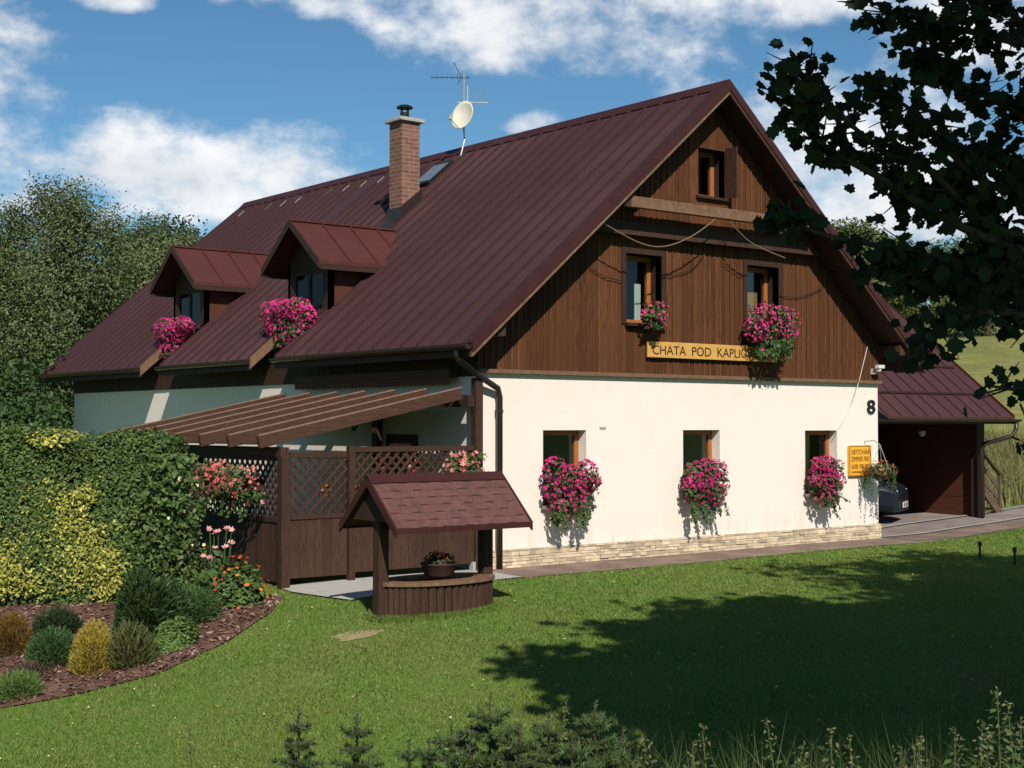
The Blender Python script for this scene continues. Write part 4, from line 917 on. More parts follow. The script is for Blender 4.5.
geranium((-1.52, .04, 1.46), .11, 'small pink geranium behind the lattice, leftmost above the well roof'); geranium((-1.10, .04, 1.44), .13, 'small pink geranium behind the lattice, middle one above the well roof')
flower_box('flower_box', (-.42, -.16, 1.50), .62, 'pink geranium box hung on the lattice beside the downpipe', .16, .14, .2, m_coral, 420, 90, size=.08, trail=.08)
m_rust = leafmat('rusty_leaf', (.28, .11, .03), (.20, .08, .02), (.34, .16, .04))
for x, lb in ((-2.40, 'orange leaf ornament behind the gate lattice'), (-1.92, 'orange leaf ornament left of the well roof behind the lattice')):
    p, d = cloud(40, (0, 0, 0), (.07, .03, .1), .2); o = leaves('leaf_ornament', p, d+np.array([0, -1, .3]), rng.uniform(.06, .1, 40), m_rust, None, LEAF5); o.location = (x, .05, 1.16); tag(o, lb, 'ornament', 'orange leaf ornaments behind the lattice')
# pot on the well
po = empty('flower_pot', (-2.52, -2.60, .285), 0, 'dark clay bowl of small red flowers standing on the well rim', 'flower pot')
mb = MB(); mb.lathe([(.12, 0), (.17, .05), (.20, .15), (.215, .16), (.21, .175), (.18, .165), (.17, .14)], (0, 0, 0), 22); mb.build('bowl', m_terra, po, smooth=True)
p, d = cloud(420, (0, 0, .20), (.20, .18, .11), .2); leaves('foliage', p, d+np.array([0, 0, .5]), rng.uniform(.035, .06, len(p)), leafmat('pot_leaf', (.035, .045, .015), (.06, .035, .02), (.05, .07, .02)), po, LEAF5)
p, d = cloud(26, (0, 0, .22), (.19, .17, .11), .9); leaves('blossoms', p, d, .035, m_red, po, PETAL)
# hanging basket at the right corner
hb_ = empty('hanging_basket', (8.50, -.34, 1.16), 0, 'hanging basket of orange and red flowers at the right corner of the gable', 'hanging basket')
mb = MB(); mb.lathe([(.05, -.12), (.16, -.06), (.21, .06), (.2, .07), (.15, -.03)], (0, 0, 0), 18); mb.build('bowl', m_box, hb_)
mb = MB()
for k in range(3): t = k*2.1+.5; mb.tube([(.2*math.cos(t), .2*math.sin(t), .05), (0, 0, .5)], .005, 5)
mb.tube([(0, 0, .5), (-.0, .12, .58), (-.0, .33, .56)], .009, 6); mb.build('hanger', m_brick_cap, hb_)
p, d = cloud(760, (0, 0, .06), (.33, .3, .14), .2); leaves('foliage', p, d+np.array([0, 0, .3]), rng.uniform(.035, .07, len(p)), leafmat('basket_leaf', (.05, .075, .02), (.09, .10, .03), (.14, .11, .05)), hb_, LEAF5)
P = []
for k in range(20):
    t = rng.uniform(1.9, 5.0); m_ = 18; s_ = np.linspace(0, 1, m_)[:, None]; P.append(np.c_[.27*math.cos(t)*(1+.1*s_)+rng.normal(0, .012, (m_, 1)), .25*math.sin(t)*(1+.1*s_)+rng.normal(0, .012, (m_, 1)), -.42*rng.uniform(.4, 1)*s_])
P = np.concatenate(P); leaves('trailing_shoots', P, rdir(len(P)), .04, m_pfol, hb_, LEAF5)
p, d = cloud(70, (0, 0, .07), (.31, .3, .17), .85); leaves('blossoms', p, d+np.array([-.2, -.5, .2]), .05, leafmat('dull_orange_blossom', (.38, .10, .02), (.45, .18, .04), (.30, .05, .02)), hb_, PETAL)

# ================================================================== SHRUBS, HEDGE
def bush(name, loc, r, label, cat, m, n, size, tmpl=QUAD, up=.6, lo=.45, group=None, lump=.16, needle=False, axis_up=.0):
    """rounded shrub of many small leaves over a lumpy dome, stems inside"""
    ro = empty(name, loc, 0, label, cat, group); r = np.array(r, float)
    d = rdir(n); d[:, 2] = np.abs(d[:, 2])*1.0-.12*rng.random(n); d = unit(d)
    lum = np.zeros(n)
    for k in range(12): c = rdir(1)[0]; c[2] = abs(c[2]); lum += np.maximum(0, (d@c)-.72)*rng.uniform(.3, 1)*3
    q = (rng.uniform(lo**2, 1, n)**.5)*(1-lump+lump*lum); p = d*q[:, None]*r; p[:, 2] = np.maximum(p[:, 2], -.03)+.02
    ax = unit(d*np.array([1, 1, 1])+np.array([0, 0, axis_up])+rng.normal(0, .45, (n, 3)))
    leaves('foliage', p, (np.cross(ax, rdir(n)) if needle else d+np.array([0, 0, up])+rng.normal(0, .6, (n, 3))), rng.uniform(.7, 1.3, n)*size, m, ro, tmpl, axis=ax if needle else None)
    mb = MB()
    for k in range(7): t = k*.9; mb.tube([(0, 0, -.08), (r[0]*.35*math.cos(t), r[1]*.35*math.sin(t), r[2]*.4), (r[0]*.6*math.cos(t), r[1]*.6*math.sin(t), r[2]*.72)], [.018, .012, .005], 5)
    mb.build('stem', m_bark, ro)
    return ro
NEED2 = np.array([(-.09, 0, 0), (.09, 0, 0), (.05, .7, 0), (0, 1, 0), (-.05, .7, 0)])
m_mugo = leafmat('pine_needle', (.020, .042, .012), (.032, .062, .017), (.046, .082, .024), transl=.05)
m_jun = leafmat('juniper', (.035, .075, .022), (.05, .105, .03), (.075, .14, .04), transl=.1)
m_gold = leafmat('golden_thuja', (.34, .25, .03), (.26, .20, .03), (.42, .32, .05), (.20, .16, .03), transl=.1)
m_ora = leafmat('bronze_thuja', (.13, .075, .016), (.18, .10, .02), (.09, .065, .017), transl=.1)
m_drk = leafmat('dark_spruce', (.016, .032, .012), (.026, .048, .018), (.038, .064, .024), transl=.05)
m_olv = leafmat('olive_heather', (.085, .10, .03), (.11, .12, .04), (.06, .075, .025), transl=.1)
m_lgt = leafmat('light_green', (.09, .16, .035), (.13, .20, .05), (.065, .12, .03), transl=.15)
m_brn = leafmat('brown_heather', (.09, .055, .04), (.065, .05, .03), (.12, .07, .05), transl=.1)
def B(x, y): return (x, y, tz(x, y)-.01)
bush('mountain_pine', B(-5.22, -.78), (0.396, 0.396, 0.736), 'large dark green dwarf pine in the middle of the mulch bed', 'shrub', m_mugo, 9000, .085, NEED2, needle=True, axis_up=.5, lump=.25)
bush('juniper', B(-4.62, -.72), (0.344, 0.310, 0.386), 'spreading mid green juniper right of the big dwarf pine', 'shrub', m_jun, 5200, .055, NEED2, needle=True, axis_up=.3)
bush('golden_thuja', B(-6.0, -1.22), (0.245, 0.245, 0.515), 'yellow egg shaped conifer in the front of the mulch bed', 'shrub', m_gold, 6500, .045, NEED2, needle=True, axis_up=.8, lump=.07)
bush('bronze_thuja', B(-6.48, -.10), (0.258, 0.258, 0.405), 'orange brown rounded conifer at the left edge of the photo', 'shrub', m_ora, 5500, .045, NEED2, needle=True, axis_up=.6, lump=.08)
bush('dwarf_spruce', B(-5.90, -.02), (0.292, 0.258, 0.248), 'dark low cushion conifer next to the orange brown one', 'shrub', m_drk, 4500, .05, NEED2, needle=True, axis_up=.2)
bush('green_conifer', B(-6.24, -.72), (0.284, 0.258, 0.423), 'green rounded conifer left of the yellow one', 'shrub', m_jun, 5000, .05, NEED2, needle=True, axis_up=.4, lump=.12)
bush('heather', B(-5.66, -1.42), (0.292, 0.258, 0.386), 'olive brown heather clump right of the yellow conifer', 'shrub', m_olv, 3000, .075, NEED2, needle=True, axis_up=1.2)
bush('low_cypress', B(-5.16, -1.36), (0.292, 0.241, 0.313), 'bright green low shrub at the lawn edge below the dwarf pine', 'shrub', m_lgt, 4500, .05, LEAF5)
bush('brown_heather', B(-6.62, -.95), (0.224, 0.189, 0.184), 'thin brownish heather tuft in the mulch at the left', 'shrub', m_brn, 900, .07, NEED2, needle=True, axis_up=1.0)
bush('light_cushion', B(-6.78, -1.28), (0.258, 0.224, 0.239), 'light green cushion plant in the front left corner of the bed', 'shrub', m_lgt, 3200, .045, NEED2, needle=True, axis_up=.5)
def flowering(name, loc, r, label, mfl, nfl, mfol, zmul=1.0):
    ro = bush(name, loc, r, label, 'flowers', mfol, 1700, .07, LEAF5, lo=.2, axis_up=.4)
    d = rdir(nfl); d[:, 2] = np.abs(d[:, 2]); p = d*np.array(r)*rng.uniform(.95, 1.2, (nfl, 1)); leaves('blossoms', p, d+np.array([-.3, -.5, .8]), rng.uniform(.04, .065, nfl), mfl, ro, PETAL)
flowering('marigold_clump', B(-3.92, -.5), (.36, .32, .52), 'leafy clump with orange red flowers at the foot of the lattice fence', m_red, 46, leafmat('marigold_leaf', (.07, .13, .03), (.10, .17, .045), (.05, .09, .025)))
def coneflower():
    x, y = -4.02, -.12; ro = empty('coneflower', B(x, y), 0, 'tall coneflowers with pale pink heads against the dark fence', 'flowers'); mb = MB(); P = []; Pl = []
    for k in range(11):
        a = rng.uniform(-.22, .22); b = rng.uniform(-.15, .15); h = rng.uniform(.5, .92); mb.tube([(a*.4, b*.4, 0), (a*.8, b*.8, h*.6), (a, b, h)], .006, 5); P.append((a, b, h)); 
        for q in range(9): u = rng.uniform(.1, .7); Pl.append((a*(.4+.6*u)+rng.normal(0, .05), b*(.4+.6*u)+rng.normal(0, .05), h*u))
    mb.build('stem', m_jun, ro); leaves('foliage', Pl, rdir(len(Pl))+np.array([0, -.2, .6]), .12, m_pfol, ro, LEAF5)
    P = np.array(P); Q = np.repeat(P, 2, 0)+rng.normal(0, .01, (22, 3)); leaves('blossoms', Q, np.tile([-.2, -.5, 1], (22, 1))+rng.normal(0, .2, (22, 3)), .085, leafmat('pale_pink', (.66, .30, .30), (.72, .42, .38), (.62, .22, .25)), ro, PETAL)
coneflower()

# hedge along the left: a long block running across the view
HR = np.array([.7826, -.6226]); HF = np.array([.6226, .7826]); HO = np.array([-11.946, -15.775])
def hedge_pt(s, t): q = HO+HR*s+HF*t; return q
m_hedge = leafmat('hedge_leaf', (.020, .045, .010), (.056, .108, .024), (.120, .170, .042), (.034, .070, .016), transl=.15)
m_hy = leafmat('golden_hedge', (.40, .36, .06), (.55, .50, .12), (.16, .20, .04), (.32, .31, .05), (.09, .13, .025), transl=.2)
def hedge():
    s0, s1 = -10.5, -4.16; base = hedge_pt(-6, 17.6); zb = -.25
    ro = empty('hedge', (base[0], base[1], zb), 0, 'tall clipped dark green hedge along the left edge of the garden', 'hedge')
    n = 105000; s = rng.uniform(s0, s1, n); face = rng.random(n)
    h = np.where(face < .68, rng.uniform(-.1, 1, n), np.where(face < .9, 1.0, rng.uniform(0, 1, n)))
    t = np.where(face < .68, -.5, np.where(face < .9, rng.uniform(-.5, .5, n), rng.uniform(-.5, .5, n))); s = np.where(face > .92, s1, s)
    lump = .5*np.sin(s*2.1+3*h)+.5*np.sin(s*4.7+1+5*h)+.6*np.sin(h*7+s*1.3); z = h*(2.14+.05*np.sin(s*1.7)+.04*np.sin(s*5.1)); dep = rng.random(n)**2*.28
    t = np.where(face < .68, t+dep-.07*lump-.15*(1-h), t); z = np.where((face >= .68) & (face < .9), z-dep+.04*lump, z); s = np.where(face > .92, s-dep+.08*lump, s)
    q = HO+s[:, None]*HR+(17.75+t)[:, None]*HF; P = np.c_[q-base, z+.04*rng.normal(size=n)]
    nd = np.where((face < .68)[:, None], np.array([-.62, -.78, .45]), np.where((face < .9)[:, None], np.array([0, 0, 1.]), np.array([.78, -.62, .3])))
    leaves('foliage', P, nd+rng.normal(0, .55, (n, 3)), rng.uniform(.035, .066, n), m_hedge, ro, LEAF5)
    mb = MB(); c = hedge_pt(-7.2, 17.85)-base
    a = [hedge_pt(s0, 17.55)-base, hedge_pt(s1-.25, 17.55)-base, hedge_pt(s1-.25, 18.1)-base, hedge_pt(s0, 18.1)-base]
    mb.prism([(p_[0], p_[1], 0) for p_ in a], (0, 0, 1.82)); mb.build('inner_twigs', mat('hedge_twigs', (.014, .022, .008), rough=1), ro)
hedge()
def golden():
    base = hedge_pt(-5.6, 17.0); zb = tz(*base)
    ro = empty('golden_shrub', (base[0], base[1], zb), 0, 'sprawling yellow green variegated shrub in front of the dark hedge', 'shrub')
    P = []
    for k in range(115):
        s_ = rng.uniform(-6.9, -4.75); tp = .42+.95*np.exp(-((s_+5.72)/.40)**2)+.55*np.exp(-((s_+6.55)/.3)**2)+.75*np.exp(-((s_+5.15)/.30)**2); z_ = tp*rng.uniform(.1, 1)**.75
        m_ = int(rng.uniform(70, 190)); a = rng.normal(0, 1, (m_, 3))*np.array([.11, .06, .075]); q = HO+(s_+a[:, :1])*HR+(17.04+.18*z_+a[:, 1:2])*HF; P.append(np.c_[q-base, np.maximum(z_+a[:, 2]+.35*a[:, 0], .03)])
    P = np.concatenate(P)
    leaves('foliage', P, np.array([-.55, -.7, .55])+rng.normal(0, .6, P.shape), rng.uniform(.032, .065, len(P)), m_hy, ro, LEAF5)
    mb = MB()
    for k in range(8): s_ = rng.uniform(-6.6, -4.8); a = hedge_pt(s_, 17.15)-base; mb.tube([(a[0], a[1], -.1), (a[0]+.05, a[1], .3), (a[0]+rng.normal()*.1, a[1], .7)], [.015, .01, .005], 5)
    mb.build('stem', m_bark, ro)
    # pale flowering tips at the crest of the hedge
    b2 = hedge_pt(-5.55, 17.5); r2 = empty('golden_tuft', (b2[0], b2[1], 1.72), 0, 'small yellow leafed tuft growing out of the hedge crest', 'shrub')
    p, d = cloud(700, (0, 0, .1), (.42, .3, .16), .2); leaves('foliage', p, d+np.array([0, -.3, .8]), .06, m_hy, r2, LEAF5)
golden()
def rose():
    b = hedge_pt(-4.12, 17.25); zb = tz(*b); ro = empty('climbing_rose', (b[0], b[1], zb), 0, 'light green climber with a few pale yellow blooms at the right end of hedge', 'shrub')
    n = 4200; h = rng.random(n); p = np.c_[rng.normal(0, .17, n)*(1.1-.3*h), rng.normal(0, .16, n), h*1.75]; leaves('foliage', p, np.array([-.3, -.7, .5])+rng.normal(0, .6, p.shape), rng.uniform(.05, .085, n), m_lgt if False else m_hedge, ro, LEAF5)
    k = 9; p = np.c_[rng.normal(0, .18, k), -.22+rng.normal(0, .06, k), rng.uniform(.3, 1.7, k)]; leaves('blossoms', p, np.tile([-.5, -.8, .4], (k, 1)), .055, leafmat('cream_bloom', (.72, .62, .25), (.8, .72, .4)), ro, PETAL)
    mb = MB(); mb.tube([(0, 0, -.1), (.05, .02, .8), (-.03, 0, 1.6)], [.02, .014, .006], 6); mb.build('stem', m_bark, ro)
rose()

# ================================================================== TREES
def tree(name, loc, label, m, tops, clump, per, leaf, trunk_h, trunk_r, cat='tree', group=None, droop=0, mb_=None, tmpl=QUAD, flat=.6, shell=.35, nrm_up=.5):
    """tops: list of (centre offset xyz, radii xyz, number of clumps)"""
    ro = empty(name, loc, 0, label, cat, group); P = []; Nn = []; mb = MB(); tr = MB(); top = max(c[2]+r[2]*.6 for c, r, k in tops)
    tr.tube([(0, 0, -.3), (.06*trunk_h*.1, .02, trunk_h*.5), (.0, .05, trunk_h), (.1, 0, top*.9)], [trunk_r*1.25, trunk_r, trunk_r*.75, trunk_r*.15], 9); tr.build('trunk', mb_ or m_bark, ro, smooth=True)
    for c, r, nk in tops:
        c = np.array(c, float); r = np.array(r, float); d = rdir(nk); q = rng.uniform(shell, 1, (nk, 1))**.6; cc = c+d*q*r*rng.uniform(.82, 1.1, (nk, 1))
        for i in range(nk):
            cr = clump*rng.uniform(.6, 1.3); p = np.clip(rng.normal(0, .5, (per, 3)), -.85, .85)*np.array([cr, cr, cr*flat])
            if droop: hang = rng.random(per); p[:, 2] -= hang*cr*droop; p[:, :2] *= (1-.3*hang)[:, None]
            P.append(cc[i]+p); Nn.append(d[i]*.7+np.array([0, 0, nrm_up])+rng.normal(0, .6, (per, 3)))
            if i % 3 == 0:
                z0 = min(max(trunk_h*.4, cc[i][2]*.55), top*.8); mb.tube([(0, 0, z0), tuple(cc[i]*.5+np.array([0, 0, z0*.5])), tuple(cc[i])], [trunk_r*.32, trunk_r*.16, trunk_r*.05], 5)
    P = np.concatenate(P); Nn = np.concatenate(Nn); leaves('crown', P, Nn, rng.uniform(.7, 1.3, len(P))*leaf, m, ro, tmpl); mb.build('limbs', m_bark, ro)
    return ro
def conifer(name, loc, label, m, h, r, n, leaf, group=None):
    ro = empty(name, loc, 0, label, 'tree', group); tr = MB(); tr.tube([(0, 0, -.3), (0, 0, h*.5), (0, 0, h)], [h*.018, h*.011, .01], 8); tr.build('trunk', m_bark, ro)
    u = rng.random(n)**.75; z = h*(.06+.94*u); lay = (np.floor(u*h/.55)*1.7) % 6.28; th = rng.uniform(0, 6.28, n); rr = r*(1-u)**.85*(.6+.4*np.abs(np.sin(th*3.5+lay)))*rng.random(n)**.5+.05
    P = np.c_[rr*np.cos(th), rr*np.sin(th), z-rr*.28]; ax = np.c_[np.cos(th), np.sin(th), -.25+rng.normal(0, .3, n)]; leaves('crown', P, np.c_[np.cos(th)*.3, np.sin(th)*.3, np.ones(n)]+rng.normal(0, .4, (n, 3)), rng.uniform(.7, 1.3, n)*leaf, m, ro, LEAF5, axis=ax)
def at(lat, D): q = HO+HR*lat+HF*D; return q
def TP(lat, D): q = at(lat, D); return (q[0], q[1], tz(q[0], q[1]))
m_birchl = leafmat('birch_leaf', (.050, .078, .022), (.085, .122, .038), (.125, .160, .055), (.190, .215, .105), (.045, .070, .020), rough=.6, transl=.2, spec=.2)
m_birch2 = leafmat('pale_birch_leaf', (.060, .088, .026), (.110, .145, .048), (.150, .180, .070), (.205, .228, .118), rough=.6, transl=.2, spec=.2)
m_broad = leafmat('broad_leaf', (.030, .062, .017), (.045, .09, .024), (.065, .115, .032), transl=.15)
m_dkl = leafmat('dark_leaf', (.022, .042, .014), (.034, .06, .018), (.048, .08, .024), transl=.12)
m_sun = leafmat('sunny_leaf', (.075, .105, .025), (.11, .14, .034), (.055, .085, .022), transl=.18)
GT = 'trees beyond the left end of the cottage'
tree('birch_tree', TP(-13.2, 41), 'tall feathery birch with its tip highest at the left behind the cottage', m_birchl, [((0, 0, 5.2), (2.3, 2.3, 3.6), 46), ((.15, 0, 7.7), (.9, .9, 1.5), 18), ((.9, -.5, 7.0), (1.0, 1.0, 1.3), 14), ((-1.2, .4, 7.0), (1.0, 1, 1.2), 14)], .85, 620, .105, 5, .16, group=GT, droop=1.2, mb_=m_birch, flat=.8)
tree('birch_tree', TP(-15.6, 40), 'dense birch cut off by the left edge of the photo', m_birchl, [((0, 0, 5.0), (2.4, 2.4, 3.4), 46), ((.5, 0, 7.2), (1.1, 1.1, 1.1), 14)], .9, 620, .105, 5, .16, group=GT, droop=1.1, mb_=m_birch, flat=.8)
tree('birch_tree', TP(-11.6, 44), 'pale green birch between the tall birch and the roof', m_birch2, [((0, 0, 4.8), (2.3, 2.2, 3.2), 46), ((.3, 0, 7.2), (1.2, 1.2, 1.0), 16), ((1.4, 0, 6.2), (1.1, 1.2, 1.0), 12)], .85, 580, .11, 4, .15, group=GT, droop=1.2, mb_=m_birch, flat=.8)
tree('birch_tree', TP(-11.6, 50), 'slender pale birch right of a darker crown near the far roof edge', m_birch2, [((0, 0, 4.8), (2.1, 1.9, 3.2), 42), ((.2, 0, 7.4), (1.0, .9, 1.0), 12)], .8, 520, .12, 4, .15, group=GT, droop=1.2, mb_=m_birch, flat=.8)
tree('broadleaf_tree', TP(-15.6, 62), 'dark green rounded crown showing between the birches', m_dkl, [((0, 0, 7.2), (3.2, 3.0, 3.6), 70)], 1.2, 340, .22, 4, .25, group=GT)
conifer('spruce_tree', TP(-13.9, 62), 'far dark spruce tip just left of the roof slope', m_drk, 9.8, 1.7, 6000, .3, group=GT)
tree('broadleaf_tree', TP(-11.2, 31), 'dark bushy broadleaf tree low beside the far end of the cottage', m_broad, [((0, 0, 1.6), (1.7, 1.5, 1.9), 30), ((-1.5, 0, 1.3), (1.4, 1.3, 1.6), 22)], .6, 260, .13, 1.2, .12, group=GT, tmpl=LEAF5)
tree('broadleaf_tree', TP(-16.0, 47), 'shaded broadleaf tree filling the gap under the left birches', m_dkl, [((0, 0, 3.0), (3.6, 3, 3.2), 70), ((3.2, 0, 2.6), (2.6, 2.4, 2.8), 44), ((.5, 0, 5.4), (2.6, 2.2, 1.8), 30)], 1.1, 330, .2, 2, .2, group=GT)
tree('broadleaf_tree', TP(-11.8, 39), 'round shaded broadleaf tree behind the eave corner of the cottage', m_broad, [((0, 0, 2.2), (2.2, 2, 2.4), 36)], .9, 240, .17, 2, .2, group=GT)
GB = 'trees on the hill behind the carport'
tree('broadleaf_tree', TP(19.6, 80), 'sunlit rounded yellow green tree on the hill right of the gable', m_sun, [((0, 0, 3.8), (2.8, 2.8, 2.7), 80), ((1.0, 0, 2.2), (2.6, 2.2, 2.0), 36)], 1.0, 420, .25, 2, .25, group=GB)
conifer('spruce_tree', TP(22.2, 85), 'dark spruce just right of the sunlit rounded tree', m_drk, 6.3, 1.9, 6000, .32, group=GB)
conifer('spruce_tree', TP(23.9, 87), 'second dark spruce farther right behind the hanging leaves', m_drk, 5.8, 1.9, 6000, .32, group=GB)
tree('broadleaf_tree', TP(25.4, 84), 'olive green tree seen through the hanging leaves right of the spruces', m_sun, [((0, 0, 2.8), (2.6, 2.4, 2.6), 45)], 1.1, 260, .22, 2, .25, group=GB)
tree('broadleaf_tree', TP(28.6, 86), 'dark round tree on the hill crest near the right edge', m_broad, [((0, 0, 3.4), (3.2, 2.6, 3.0), 50)], 1.1, 260, .24, 2, .25, group=GB)
tree('broadleaf_tree', TP(16.6, 84), 'broad dark tree mostly hidden by the right roof edge', m_broad, [((0, 0, 2.6), (3, 2.6, 2.4), 45)], 1.1, 240, .24, 2, .25, group=GB)

# ---------------- big sycamore at the right, its trunk outside the photo
def sycamore():
    tx, ty = -1.6, -15.2; zb = tz(tx, ty); ro = empty('sycamore_tree', (tx, ty, zb), 0, 'big dark sycamore with leafy branches hanging into the top right of the photo', 'tree')
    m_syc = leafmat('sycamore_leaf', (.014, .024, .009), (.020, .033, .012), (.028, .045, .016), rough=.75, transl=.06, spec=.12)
    tr = MB(); tr.tube([(0, 0, -.3), (.05, .05, 1.5), (-.05, .1, 3.2), (-.2, .2, 6), (0, 0, 10.5)], [.42, .33, .29, .2, .05], 12); tr.build('trunk', m_bark, ro, smooth=True)
    O = np.array([tx, ty, zb]); lim = MB(); P = []; Nn = []
    # main crown masses (world coordinates), clumps of leaves
    for c, r, nk in (((.6, -16.1, 8.1), (4.5, 4.2, 2.9), 180), ((-2.9, -14.9, 7.0), (1.6, 1.8, .8), 34), ((-3.2, -15.9, 7.5), (1.6, 1.8, .9), 34), ((-1.5, -14.2, 6.4), (2.0, 1.7, .9), 34), ((-5.2, -14.9, 6.2), (1.4, 1.4, .6), 32), ((-6.3, -15.7, 6.2), (1.7, 1.0, .6), 34), ((-4.1, -15.8, 6.6), (1.6, 1.5, .7), 30)):
        c = np.array(c); r = np.array(r); d = rdir(nk); cc = c+d*r*rng.uniform(.25, 1, (nk, 1))**.6
        for i in range(nk):
            p = rng.normal(0, .5, (110, 3))*np.array([.8, .8, .45]); P.append(cc[i]+p-O); Nn.append(d[i]*.3+np.array([0, 0, .8])+rng.normal(0, .5, (110, 3)))
            if i % 4 == 0: e = cc[i]-O; lim.tube([(0, 0, min(3.0, e[2]*.5)), tuple(e*np.array([.5, .5, .8])), tuple(e)], [.09, .05, .015], 6)
    # hanging branches that reach into the view: (start, mid, end) in world coordinates with side twigs
    BR = SYC_BRANCHES
    sunward = np.array(SUN)
    for pts, tw, nl in BR:                                     # unseen leaf clumps added towards the sun to shade the low branches
        for k in range(12):
            u = rng.uniform(0, len(pts)-1.6); j = int(u); q = np.array(pts[j])*(1-u+j)+np.array(pts[j+1])*(u-j); c = q+sunward*rng.uniform(4.3, 6.6)+rng.normal(0, .22, 3); m_ = 70
            P.append(c+np.clip(rng.normal(0, .5, (m_, 3)), -.9, .9)*np.array([.55, .55, .35])-O); Nn.append(np.array([0, 0, .8])+rng.normal(0, .5, (m_, 3)))
    nbig = sum(len(p) for p in P)
    def sprig(p, ax, ln, nl):
        for k in range(nl):
            u = (k+.5)/nl; q = p+ax*ln*u; s_ = rng.normal(0, .06, 3); P.append((q+s_-O)[None]); Nn.append((np.array([-.45, -.6, .45])+rng.normal(0, .6, 3))[None])
    for pts, tw, nl in BR:
        pts = [np.array(q, float) for q in pts]; curve = [np.array(v) for v in catenary([tuple(q) for q in pts], 8)]
        lim.tube([tuple(q-O) for q in curve], list(np.linspace(.035, .006, len(curve))), 6)
        for k in range(int(tw*1.5)):
            u = rng.uniform(.08, 1); j = min(int(u*(len(curve)-1)), len(curve)-2); q = curve[j]; d = curve[j+1]-q; d = d/np.linalg.norm(d); side = rng.normal(size=3)*np.array([1, 1, .7]); ax = d*.6+side*.55+np.array([0, 0, -.12]); ax /= np.linalg.norm(ax); ln = rng.uniform(.14, .38)*(1-.35*u)
            lim.tube([tuple(q-O), tuple(q+ax*ln-O)], [.008, .003], 4); sprig(q, ax, ln, nl)
    P = np.concatenate(P); Nn = np.concatenate(Nn)
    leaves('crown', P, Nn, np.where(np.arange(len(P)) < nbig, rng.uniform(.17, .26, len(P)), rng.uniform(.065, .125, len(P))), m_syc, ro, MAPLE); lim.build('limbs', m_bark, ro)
SYC_BRANCHES = [([(-2.3, -10.45, 4.63), (-3.33, -10.29, 4.65), (-3.98, -10.1, 4.71), (-4.27, -10.01, 4.73)], 26, 5), ([(-2.01, -10.65, 3.62), (-3.54, -10.4, 3.59), (-4.27, -10.32, 3.97), (-4.56, -10.26, 4.11)], 30, 5), ([(-2.0, -10.64, 3.2), (-3.53, -10.4, 3.31), (-4.23, -10.35, 3.64), (-4.58, -10.24, 3.74), (-5.08, -10.18, 4.03), (-5.3, -10.15, 4.2)], 28, 5), ([(-2.41, -10.63, 3.03), (-3.86, -10.47, 3.24), (-4.57, -10.23, 3.57), (-4.93, -10.12, 3.72), (-5.17, -10.1, 3.87), (-5.25, -10.04, 4.03)], 25, 5), ([(-2.25, -10.76, 2.9), (-3.53, -10.38, 3.04), (-4.36, -10.23, 3.13), (-4.96, -10.08, 3.2), (-5.24, -10.01, 3.3)], 16, 4), ([(-1.51, -10.38, 3.71), (-2.69, -10.12, 4.2), (-3.42, -10.02, 4.39), (-3.69, -9.98, 4.5)], 36, 6), ([(-1.74, -10.48, 2.79), (-2.96, -10.19, 3.31), (-3.53, -10.1, 3.57), (-4.05, -9.99, 3.54)], 38, 6), ([(-2.65, -10.76, 2.68), (-3.76, -10.54, 2.9), (-4.33, -10.42, 2.93), (-4.63, -10.34, 3.02)], 36, 6), ([(-3.0, -10.79, 2.65), (-3.98, -10.67, 2.73), (-4.34, -10.55, 2.63), (-4.58, -10.52, 2.51)], 14, 5), ([(-1.42, -10.1, 3.37), (-2.52, -9.92, 3.82), (-2.97, -9.89, 3.98)], 36, 6), ([(-2.41, -10.63, 2.83), (-3.26, -10.45, 3.01), (-3.85, -10.29, 3.09)], 34, 6), ([(-1.48, -10.12, 4.37), (-2.55, -9.95, 4.99), (-3.17, -9.77, 5.21)], 34, 6), ([(-2.73, -11.01, 2.32), (-3.6, -10.79, 2.27), (-3.87, -10.76, 2.24), (-4.13, -10.71, 2.26)], 6, 3), ([(-2.97, -11.13, 2.05), (-3.67, -10.9, 1.92), (-3.97, -10.83, 1.84)], 5, 3)]
sycamore()

